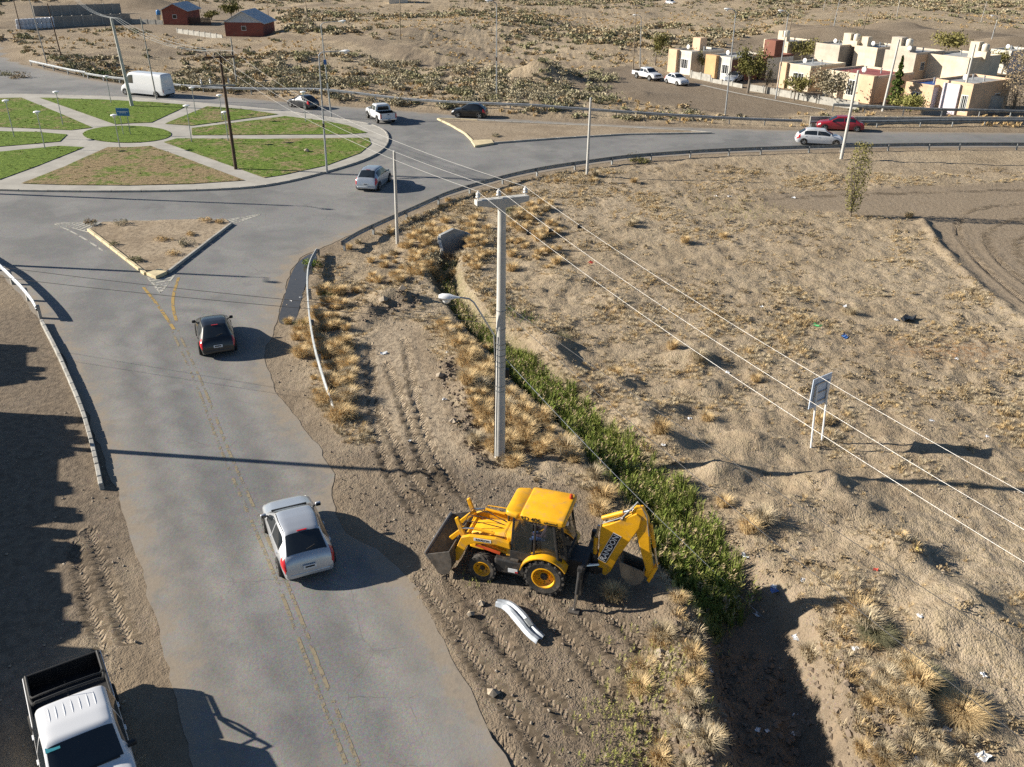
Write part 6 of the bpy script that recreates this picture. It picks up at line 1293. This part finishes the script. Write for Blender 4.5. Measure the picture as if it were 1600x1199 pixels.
# far scrub
SV = [cloud_np(60 + i, 260, 1.0, .75, .10, 8) for i in range(6)]; SVs = [cloud_np(80 + i, 64, 1.0, .75, .20, 6) for i in range(6)]
fx = rng.uniform(-190, 190, 30000); fy = 98 + 220 * rng.uniform(0, 1, 30000) ** 1.25; fr_ = np.abs(fx) < fy * .66 + 12
fx, fy = fx[fr_], fy[fr_]; fsd = road_sd(fx, fy); okf = fsd < -1.8
for q in LOTS + [STREET]: okf &= ~inside(fx, fy, q)
for q in PATHS: okf &= pdist(fx, fy, q) > 2.4
cl = fbm(fx, fy, 16, 14, 3); okf &= rng.uniform(0, 1, len(fx)) < ss(.36, .62, cl) * .62 + .05
fx, fy, cl = fx[okf], fy[okf], cl[okf]; fz = terrain(fx, fy); fs_ = rng.uniform(.4, 1.05, len(fx)) * (.75 + .7 * ss(.45, .7, cl))
for n_, s0, s1, pl in ((230, .7, 1.5, ((430, 92), (560, 88), (700, 108), (830, 105), (960, 118), (930, 150), (780, 160), (640, 158), (430, 143))), (120, .6, 1.2, ((270, 72), (440, 84), (440, 142), (300, 130))), (90, .5, 1.1, ((70, 92), (180, 92), (250, 130), (150, 122), (80, 104))), (90, .6, 1.3, ((800, 40), (1000, 50), (1000, 92), (860, 98), (780, 80)))):
    X, Yp = in_poly(n_, *pl); k = (road_sd(X, Yp) < -2.2) & (pdist(X, Yp, PATHS[4]) > 2) & (pdist(X, Yp, PATHS[5]) > 2); X, Yp = X[k], Yp[k]
    fx, fy, fz = np.append(fx, X), np.append(fy, Yp), np.append(fz, terrain(X, Yp)); fs_ = np.append(fs_, rng.uniform(s0, s1, len(X)))
o2 = np.argsort(-fs_ / fy); fi, frr = o2[:290], o2[290:]
sm1, sm2 = meshes(SV, 'sage_shrub', M['sage']), meshes(SV, 'sage_shrub', M['sageg'])
for i in fi: place('sage_shrub', (sm1 if rng.uniform() < .75 else sm2)[i % 6], fx[i], fy[i], fz[i] - .05, fs_[i], 'rounded grey green desert shrub beyond the far guardrail', 'shrub', 'desert shrubs beyond the carriageway', sz=rng.uniform(.7, 1.1))
a_, b_, c_ = frr[::3], frr[1::3], frr[2::3]
for idx, mt, lb in ((a_, 'sage', 'distant grey desert scrub'), (b_, 'sageg', 'distant olive desert scrub'), (c_, 'strawd', 'distant brown desert scrub')): scatter('scrub', SVs, np.column_stack([fx[idx], fy[idx], fz[idx] - .05]), fs_[idx], M[mt], lb)
gx_ = rng.uniform(-150, 150, 16000); gy_ = 96 + 150 * rng.uniform(0, 1, 16000) ** 1.3; kg = (np.abs(gx_) < gy_ * .66 + 10) & (road_sd(gx_, gy_) < -1)
for q in LOTS + [STREET]: kg &= ~inside(gx_, gy_, q)
for q in PATHS: kg &= pdist(gx_, gy_, q) > 1.8
kg &= rng.uniform(0, 1, len(gx_)) < ss(.40, .7, fbm(gx_, gy_, 9, 44)); gx_, gy_ = gx_[kg], gy_[kg]
FV = [tuft_np(120 + i, 14, .5, .45, .05) for i in range(6)]
scatter('far_grass', FV, np.column_stack([gx_, gy_, terrain(gx_, gy_)]), rng.uniform(.5, 1.1, len(gx_)), M['straw'], 'distant dry grass between the shrubs')
# singled-out shrubs
for (a, b, s, mt, lb) in [(952, 166, 2.1, 'sageg', 'big grey green shrub behind the guardrail right of centre'), (158, 117, 1.9, 'leafd', 'dark green shrub behind the far left guardrail'), (992, 252, 1.0, 'leafo', 'olive shrub on the verge below the splitter island tip'), (150, 106, 1.4, 'strawd', 'brown shrub left of the dark green shrub'), (688, 395, .9, 'strawd', 'brown brush in front of the culvert headwall'), (672, 408, .8, 'sage', 'grey brush left of the culvert mouth'), (712, 402, .7, 'sageg', 'olive brush under the culvert headwall'), (800, 335, .8, 'sageg', 'green shrub just right of the tall concrete pole top'), (880, 528, .45, 'sageg', 'small round green shrub right of the ditch'),
    (473, 512, .55, 'weed', 'green clump on the road side of the bent guardrail'), (508, 465, .6, 'weed', 'dark green clump inside the bent guardrail'), (490, 415, .6, 'weed', 'green clump at the top of the bent guardrail'), (1365, 1000, .9, 'sageg', 'olive bush on the right bank of the deep ditch'), (1500, 1120, 1.1, 'straw', 'wide brown bush at the lower right'), (1440, 1075, 1.0, 'sageg', 'olive brown bush above the lower right bush'),
    (30, 122, 1.3, 'strawd', 'brown shrub on the far left roadside corner'), (8, 118, 1.2, 'sageg', 'green shrub at the left edge by the far road'), (142, 353, .5, 'strawd', 'upright dry shrub on the left corner of the triangular island'), (322, 348, .45, 'straw', 'golden clump near the right corner of the triangular island'), (345, 350, .4, 'straw', 'rightmost golden clump on the triangular island'), (290, 385, .55, 'sage', 'grey clump in the middle of the triangular island'), (272, 400, .4, 'straw', 'golden clump right of the middle on the triangular island'), (215, 410, .45, 'sageg', 'green clump by the left kerb of the triangular island'),
    (255, 378, .45, 'straw', 'golden clump on the left half of the triangular island'), (190, 353, .4, 'sage', 'grey clump at the far kerb of the triangular island'), (180, 385, .35, 'sageg', 'small green clump at the left kerb of the triangular island'), (300, 370, .4, 'straw', 'golden clump near the right kerb of the triangular island'), (775, 215, .5, 'sage', 'grey clump on the splitter island')]:
    x, y = S(a, b); me = np_mesh('shrub', *(tuft_np(a, 1500, .5, .75, .006, 1.7) if b > 900 else cloud_np(a, 520 if b < 420 else 2400, 1.0, .8, (.075 if s < 1 else .06) if b < 420 else .024, 9 if b < 420 else 14, up=0 if b < 420 else 1.2)), 3); me.materials.append(M[mt]); onisl = (130 < a < 350 and 340 < b < 430) or a == 775
    place('shrub', me, x, y, .1 if onisl else hz(x, y) - .03, s, lb, 'shrub', None)
# green weeds in the ditch
du_ = rng.uniform(.06, .80, 9000); seg = np.cumsum([0] + [math.hypot(b[0] - a[0], b[1] - a[1]) for a, b in zip(DITCH[:-1], DITCH[1:])]) / DLEN
wx_ = np.interp(du_, seg, [p[0] for p in DITCH]); wy_ = np.interp(du_, seg, [p[1] for p in DITCH]); wdt = np.interp(du_, [0, .3, .55, .72, .8], [.5, .45, 1.0, 1.45, 1.2]); lat = rng.normal(0, .5, len(du_)).clip(-1.1, 1.1) * wdt * .9
wx_ = wx_ + lat * .78; wy_ = wy_ + lat * .62; th_ = fbm(wx_, wy_, 1.4, 99); kw = rng.uniform(0, 1, len(wx_)) < ss(.20, .44, th_) * (.25 + .75 * ss(.2, .42, du_)) * (1 - .6 * ss(.74, .8, du_))
wx_, wy_, th_, du_ = wx_[kw], wy_[kw], th_[kw], du_[kw]; wz_ = terrain(wx_, wy_); WV = [weed_np(i, .8, 10) for i in range(8)]
hs2 = rng.uniform(.55, 1.15, len(wx_)) * (.6 + .7 * th_) * (.6 + .25 * ss(.3, .6, du_)); lt = rng.uniform(0, 1, len(wx_)) < .32; sw = (rng.uniform(0, 1, len(wx_)) < .5 - .5 * ss(.2, .5, du_) + .22) & ~lt
scatter('ditch_weeds', WV, np.column_stack([wx_, wy_, wz_])[sw], hs2[sw] * .95, M['strawd'], 'dry brown stalks among the ditch weeds'); g_ = ~lt & ~sw; g1 = g_ & (rng.uniform(0, 1, len(wx_)) < .35); g2 = g_ & ~g1; GV = [tuft_np(200 + i, 26, .95, .34, .011, .8) for i in range(6)]
scatter('ditch_weeds', WV, np.column_stack([wx_, wy_, wz_])[g1], hs2[g1], M['weed'], 'dark green weeds filling the ditch'); scatter('ditch_reeds', GV, np.column_stack([wx_, wy_, wz_])[g2], hs2[g2], M['reed'], 'green reeds and grass along the ditch bed'); scatter('ditch_weeds', WV, np.column_stack([wx_, wy_, wz_])[lt], hs2[lt] * .9, M['weedl'], 'yellow green weed tops in the ditch')
def weed_patch(px, n, r_, mt, lb, s=.6):
    x, y = S(*px); X = rng.normal(x, r_, n); Yp = rng.normal(y, r_, n); scatter('weed_patch', WV, np.column_stack([X, Yp, terrain(X, Yp)]), rng.uniform(.5, 1.1, n) * s, M[mt], lb)
weed_patch((985, 1120), 130, .6, 'weedl', 'light green weeds at the bottom edge', .4); weed_patch((970, 1185), 120, .5, 'weedl', 'light green weeds in the bottom corner of the dirt', .4); weed_patch((1100, 942), 160, .4, 'weedl', 'yellow green weeds at the ditch lip'); weed_patch((740, 905), 40, .25, 'weedl', 'sparse green weeds by the front wheel', .3)
weed_patch((1020, 1050), 120, .7, 'weedl', 'scattered green weeds near the dumped spoil', .45); weed_patch((1150, 330), 200, 1.8, 'weedl', 'pale green weeds in the field beside the yard road', .35); weed_patch((800, 500), 120, .8, 'weed', 'green weeds beside the upper ditch', .4)
# lawn grass
for i, (pl, dry, lb) in enumerate(LAWNS):
    xs = [p[0] for p in pl]; ys = [p[1] for p in pl]; n = int(1.6 * (max(xs) - min(xs)) * (max(ys) - min(ys))); X = rng.uniform(min(xs), max(xs), n); Yp = rng.uniform(min(ys), max(ys), n); k = inside(X, Yp, pl) & (rng.uniform(0, 1, n) < .75 - .5 * dry); X, Yp = X[k], Yp[k]
    if len(X) > 5: scatter('lawn_grass', FV, np.column_stack([X, Yp, np.full(len(X), .15)]), rng.uniform(.12, .4, len(X)), M['grass'] if dry < .55 else M['leafo'], 'uneven grass on the ' + lb.split(' wedge')[0], zs=np.full(len(X), .8))
# stones and clods
qx = rng.uniform(-19, 30, 14000); qy = rng.uniform(11, 60, 14000); qs = road_sd(qx, qy); kq = (qs < -.25) & ~inside(qx, qy, YARD); kq &= (rng.uniform(0, 1, len(qx)) < .25 + .75 * ss(.45, .65, fbm(qx, qy, 3, 51))); qx, qy = qx[kq], qy[kq]
sz_ = .012 + .05 * rng.uniform(0, 1, len(qx)) ** 3.2; RV = [rock_np(i) for i in range(8)]
M['clodm'] = pm('soil_clod', (.20, .155, .115), .95, var=.3, scale=.7); M['stone'] = pm('stone', (.33, .275, .21), .95, var=.3, scale=.7); scatter('stones', RV, np.column_stack([qx, qy, terrain(qx, qy) + sz_ * .2]), sz_, M['stone'], 'small stones and clods strewn over the dirt')
for pl, n, s0 in ((DUG[0], 1600, .11), (DUG[1], 420, .10), (DUG[2], 200, .10), (WORK, 900, .05)):
    xs, ys = [p[0] for p in pl], [p[1] for p in pl]; X = rng.uniform(min(xs), max(xs), n * 3); Yp = rng.uniform(min(ys), max(ys), n * 3); k = inside(X, Yp, pl) & (road_sd(X, Yp) < -.3); X, Yp = X[k][:n], Yp[k][:n]; q = s0 * (.25 + rng.uniform(0, 1, len(X)) ** 3)
    scatter('soil_clods', RV, np.column_stack([X, Yp, terrain(X, Yp) + q * .15]), q, M['clodm'], 'dug up brown soil clods')
rm = [np_mesh('clod', *RV[i], 3) for i in range(8)]
for m_ in rm: m_.materials.append(M['stone'])
for (a, b, s, lb) in [(1030, 1028, .22, 'pale broken rock at the ditch edge'), (1045, 1035, .16, 'smaller pale rock beside the broken rock'), (600, 478, .3, 'dark clod on the dirt pile'), (630, 470, .28, 'clod at the right end of the dirt pile'), (752, 945, .14, 'dark clod above the guardrail scrap'), (735, 962, .13, 'dark clod left of the guardrail scrap'), (480, 240, .3, 'white stone on the roundabout lawn by the near lamp'), (688, 590, .22, 'stone beside the tracked strip'), (708, 660, .2, 'stone on the bank left of the big pole'), (770, 1083, .2, 'clod in the wheel ruts near the bottom')]:
    x, y = S(a, b); place('rock', rm[a % 8], x, y, (hz(x, y) if a != 480 else .14) + s * .25, s, lb, 'rock', None)
# litter
def crumple(seed):
    r = np.random.default_rng(seed); g = 5; xs, ys = np.meshgrid(np.linspace(-1, 1, g), np.linspace(-.7, .7, g)); V = np.stack([xs.ravel(), ys.ravel(), np.zeros(g * g)], 1) + r.normal(0, .17, (g * g, 3)); V[:, 2] = np.abs(V[:, 2]) * 1.8 + .05
    F = []
    for i in range(g - 1):
        for j in range(g - 1): a = i * g + j; F += [(a, a + 1, a + g + 1), (a, a + g + 1, a + g)]
    return V, np.array(F)
LM = {'w': pm('white_plastic', (.70, .71, .72), .4, var=.1), 'b': pm('blue_plastic', (.06, .16, .42), .4), 'g': pm('green_plastic', (.08, .38, .14), .4), 'k': pm('black_plastic_bag', (.02, .02, .022), .35), 'y': pm('yellow_card', (.62, .48, .16), .6), 'r': pm('red_plastic', (.5, .08, .05), .4)}
lm = {k: [np_mesh('litter', *crumple(i), 3) for i in range(4)] for k in LM}
for k in LM:
    for m_ in lm[k]: m_.materials.append(LM[k])
lit = [(600, 553, .22), (1251, 970, .22), (1212, 905, .16), (1190, 916, .18), (1255, 910, .16), (1376, 983, .18), (1335, 1020, .16), (1260, 1052, .16), (1255, 1075, .2), (1535, 1183, .25), (1430, 1190, .18), (1480, 1105, .18), (1475, 1148, .2), (1210, 1078, .14), (1112, 1030, .14), (1010, 1055, .14), (1080, 1065, .14), (1195, 1080, .12), (815, 582, .22), (1190, 478, .2), (1136, 584, .16), (1035, 705, .16), (1078, 652, .14), (1455, 660, .14), (1542, 684, .14), (1140, 308, .25), (1240, 310, .22), (1118, 308, .2), (1320, 478, .2), (1400, 500, .2), (712, 657, .12), (470, 465, .12), (455, 470, .12), (860, 520, .16), (695, 625, .14), (1087, 866, .14), (1165, 862, .18), (1430, 985, .14), (1535, 1060, .14), (1370, 1165, .16), (1495, 560, .16), (640, 690, .1), (700, 555, .12)]
for i, (a, b, s) in enumerate(lit): x, y = S(a, b); place('plastic_litter', lm['w'][i % 4], x, y, hz(x, y), s * .7, 'crumpled scrap of white plastic litter lying on the dirt', 'litter', 'white litter scraps')
for (a, b, s, k, lb) in [(1214, 908, .2, 'b', 'blue plastic scrap in the shaded ditch'), (1276, 511, .2, 'g', 'green plastic scrap in the field'), (1320, 528, .2, 'b', 'blue plastic scrap in the field above the sign'), (1418, 498, .42, 'k', 'black plastic bag lying in the field'), (1428, 877, .12, 'y', 'yellow scrap on the right bank'), (1065, 1147, .14, 'y', 'yellow scrap near the bottom edge'), (923, 412, .18, 'r', 'red scrap right of the tall pole'), (1365, 902, .1, 'r', 'small red scrap on the right bank')]:
    x, y = S(a, b); place('plastic_litter', lm[k][0], x, y, hz(x, y), s, lb, 'litter', None)
# trees
def tree(base, top, cw, label, mt='leafo', n=900, leaf_=.14, trunk=.12, sparse=False, conifer=False, name='tree', fork=5, cat='tree'):
    x, y = S(*base); h = Zat(x, y, top) ; t = thing(name, label, cat, (x, y, hz(x, y))); r = np.random.default_rng(int(base[0] * 7 + base[1])); tb = MB()
    tb.tube([(0, 0, -.2), (r.normal(0, .05), r.normal(0, .05), h * .3), (r.normal(0, .1), r.normal(0, .1), h * .85)], [trunk, trunk * .75, trunk * .2], 8)
    P = []
    if conifer == 'col':
        for k in range(n):
            f = r.uniform(.06, 1) ** .9; rr = cw * (.35 + .65 * math.sin(min(1, f * 1.1) * math.pi * .8)) * math.sqrt(r.uniform(0, 1)); a = r.uniform(0, 6.28); P.append((rr * math.cos(a), rr * math.sin(a), f * h))
        for k in range(14): a = r.uniform(0, 6.28); z0 = h * r.uniform(.02, .3); tb.tube([(0, 0, z0), (math.cos(a) * cw * .4, math.sin(a) * cw * .4, z0 + h * .35), (math.cos(a) * cw * .7, math.sin(a) * cw * .7, z0 + h * .65)], [.03, .02, .006], 5)
    elif conifer:
        for k in range(n):
            f = r.uniform(.08, 1); rr = cw * (1 - f) * math.sqrt(r.uniform(.2, 1)) * (.75 + .35 * math.sin(f * 40)); a = r.uniform(0, 6.28); P.append((rr * math.cos(a), rr * math.sin(a), f * h))
    else:
        for k in range(fork * 2):
            a = r.uniform(0, 6.28); z0 = h * r.uniform(.18, .5); e = np.array([math.cos(a) * cw * r.uniform(.4, .9), math.sin(a) * cw * r.uniform(.4, .9), h * r.uniform(.55, .98)])
            if sparse: e[:2] *= .7
            m_ = np.array([e[0] * .45, e[1] * .45, z0 + (e[2] - z0) * .55]); tb.tube([(0, 0, z0), tuple(m_), tuple(e)], [trunk * .45, trunk * .28, .012], 5)
            q = n // (fork * 2); c = e * r.uniform(.75, 1.0); sp_ = cw * (.26 if not sparse else .2)
            P += [tuple(c + r.normal(0, 1, 3) * np.array([sp_, sp_, h * .085])) for _ in range(q)]
            P += [tuple(m_ + (e - m_) * r.uniform(0, 1) + r.normal(0, sp_ * .55, 3)) for _ in range(q // 2)]
    tb.build('trunk', M['bark'], t, True); P = np.array(P); n = len(P)
    e1 = r.normal(0, 1, (n, 3)); e1 /= np.linalg.norm(e1, axis=1)[:, None]; e2 = np.cross(e1, r.normal(0, 1, (n, 3))); e2 /= np.linalg.norm(e2, axis=1)[:, None]; sz = leaf_ * r.uniform(.6, 1.4, n)[:, None]
    V = np.stack([P - e1 * sz, P + e2 * sz * .5, P + e1 * sz, P - e2 * sz * .5], 1).reshape(-1, 3); q = np.arange(n)[:, None] * 4
    link('crown', np_mesh('crown', V, np.concatenate([q + np.array([[0, 1, 2]]), q + np.array([[0, 2, 3]])], 0), 3), t, M[mt])
tree((1329, 338), 222, .85, 'slim upright sapling at the edge of the gravel yard', 'leafo', 1900, .07, .05, conifer='col')
tree((1168, 146), 72, 2.2, 'round crowned tree in front of the dark brown house', 'leafo', 1500, .15, .16)
tree((1024, 104), 50, 2.0, 'sparse tall tree at the left end of the houses', 'leafo', 900, .14, .14, True)
tree((1195, 147), 105, 1.4, 'thin leafless tree right of the round crowned tree', 'sage', 240, .1, .12, True)
tree((1240, 158), 118, 1.8, 'leafy yard tree before the cream house', 'leafo', 800, .14, .1); tree((1298, 165), 112, 2.2, 'brown leaved yard tree before the wide cream house', 'sage', 1100, .15, .12)
tree((1395, 170), 88, 1.3, 'dark conifer beside the concrete pole', 'leafd', 1700, .16, .12, conifer=True); tree((1420, 180), 148, 1.9, 'round yellow green bush by the upper guardrail', 'weedl', 1300, .12, .08, name='bush', cat='bush')
tree((1582, 178), 80, 2.3, 'big grey leafless tree at the right edge', 'strawd', 2600, .09, .12, conifer='col'); tree((1600, 150), 60, 2.4, 'grey tree beyond the right edge houses', 'sage', 900, .14, .15, True)
tree((1322, 100), 50, 1.6, 'small tree between the rear houses', 'leafo', 600, .15, .1); tree((1252, 98), 62, 2.0, 'green tree behind the cream house', 'leafo', 800, .16, .1); tree((1555, 115), 78, 1.8, 'green tree beside the white rear house', 'leafo', 700, .15, .1)
tree((1480, 85), 52, 3.0, 'broad green tree behind the long cream house', 'leafo', 1100, .2, .15)
tree((362, 28), 4, 2.2, 'green tree behind the red brick house', 'leafo', 800, .22, .15); tree((331, 32), 18, 1.6, 'small green tree by the plank fence', 'leafo', 500, .2, .12)
tree((1075, 112), 72, .9, 'young tree in front of the leftmost pale house', 'leafo', 260, .12, .06, True); tree((1095, 118), 82, .8, 'slender young tree by the leftmost house wall', 'leafo', 220, .12, .06, True)
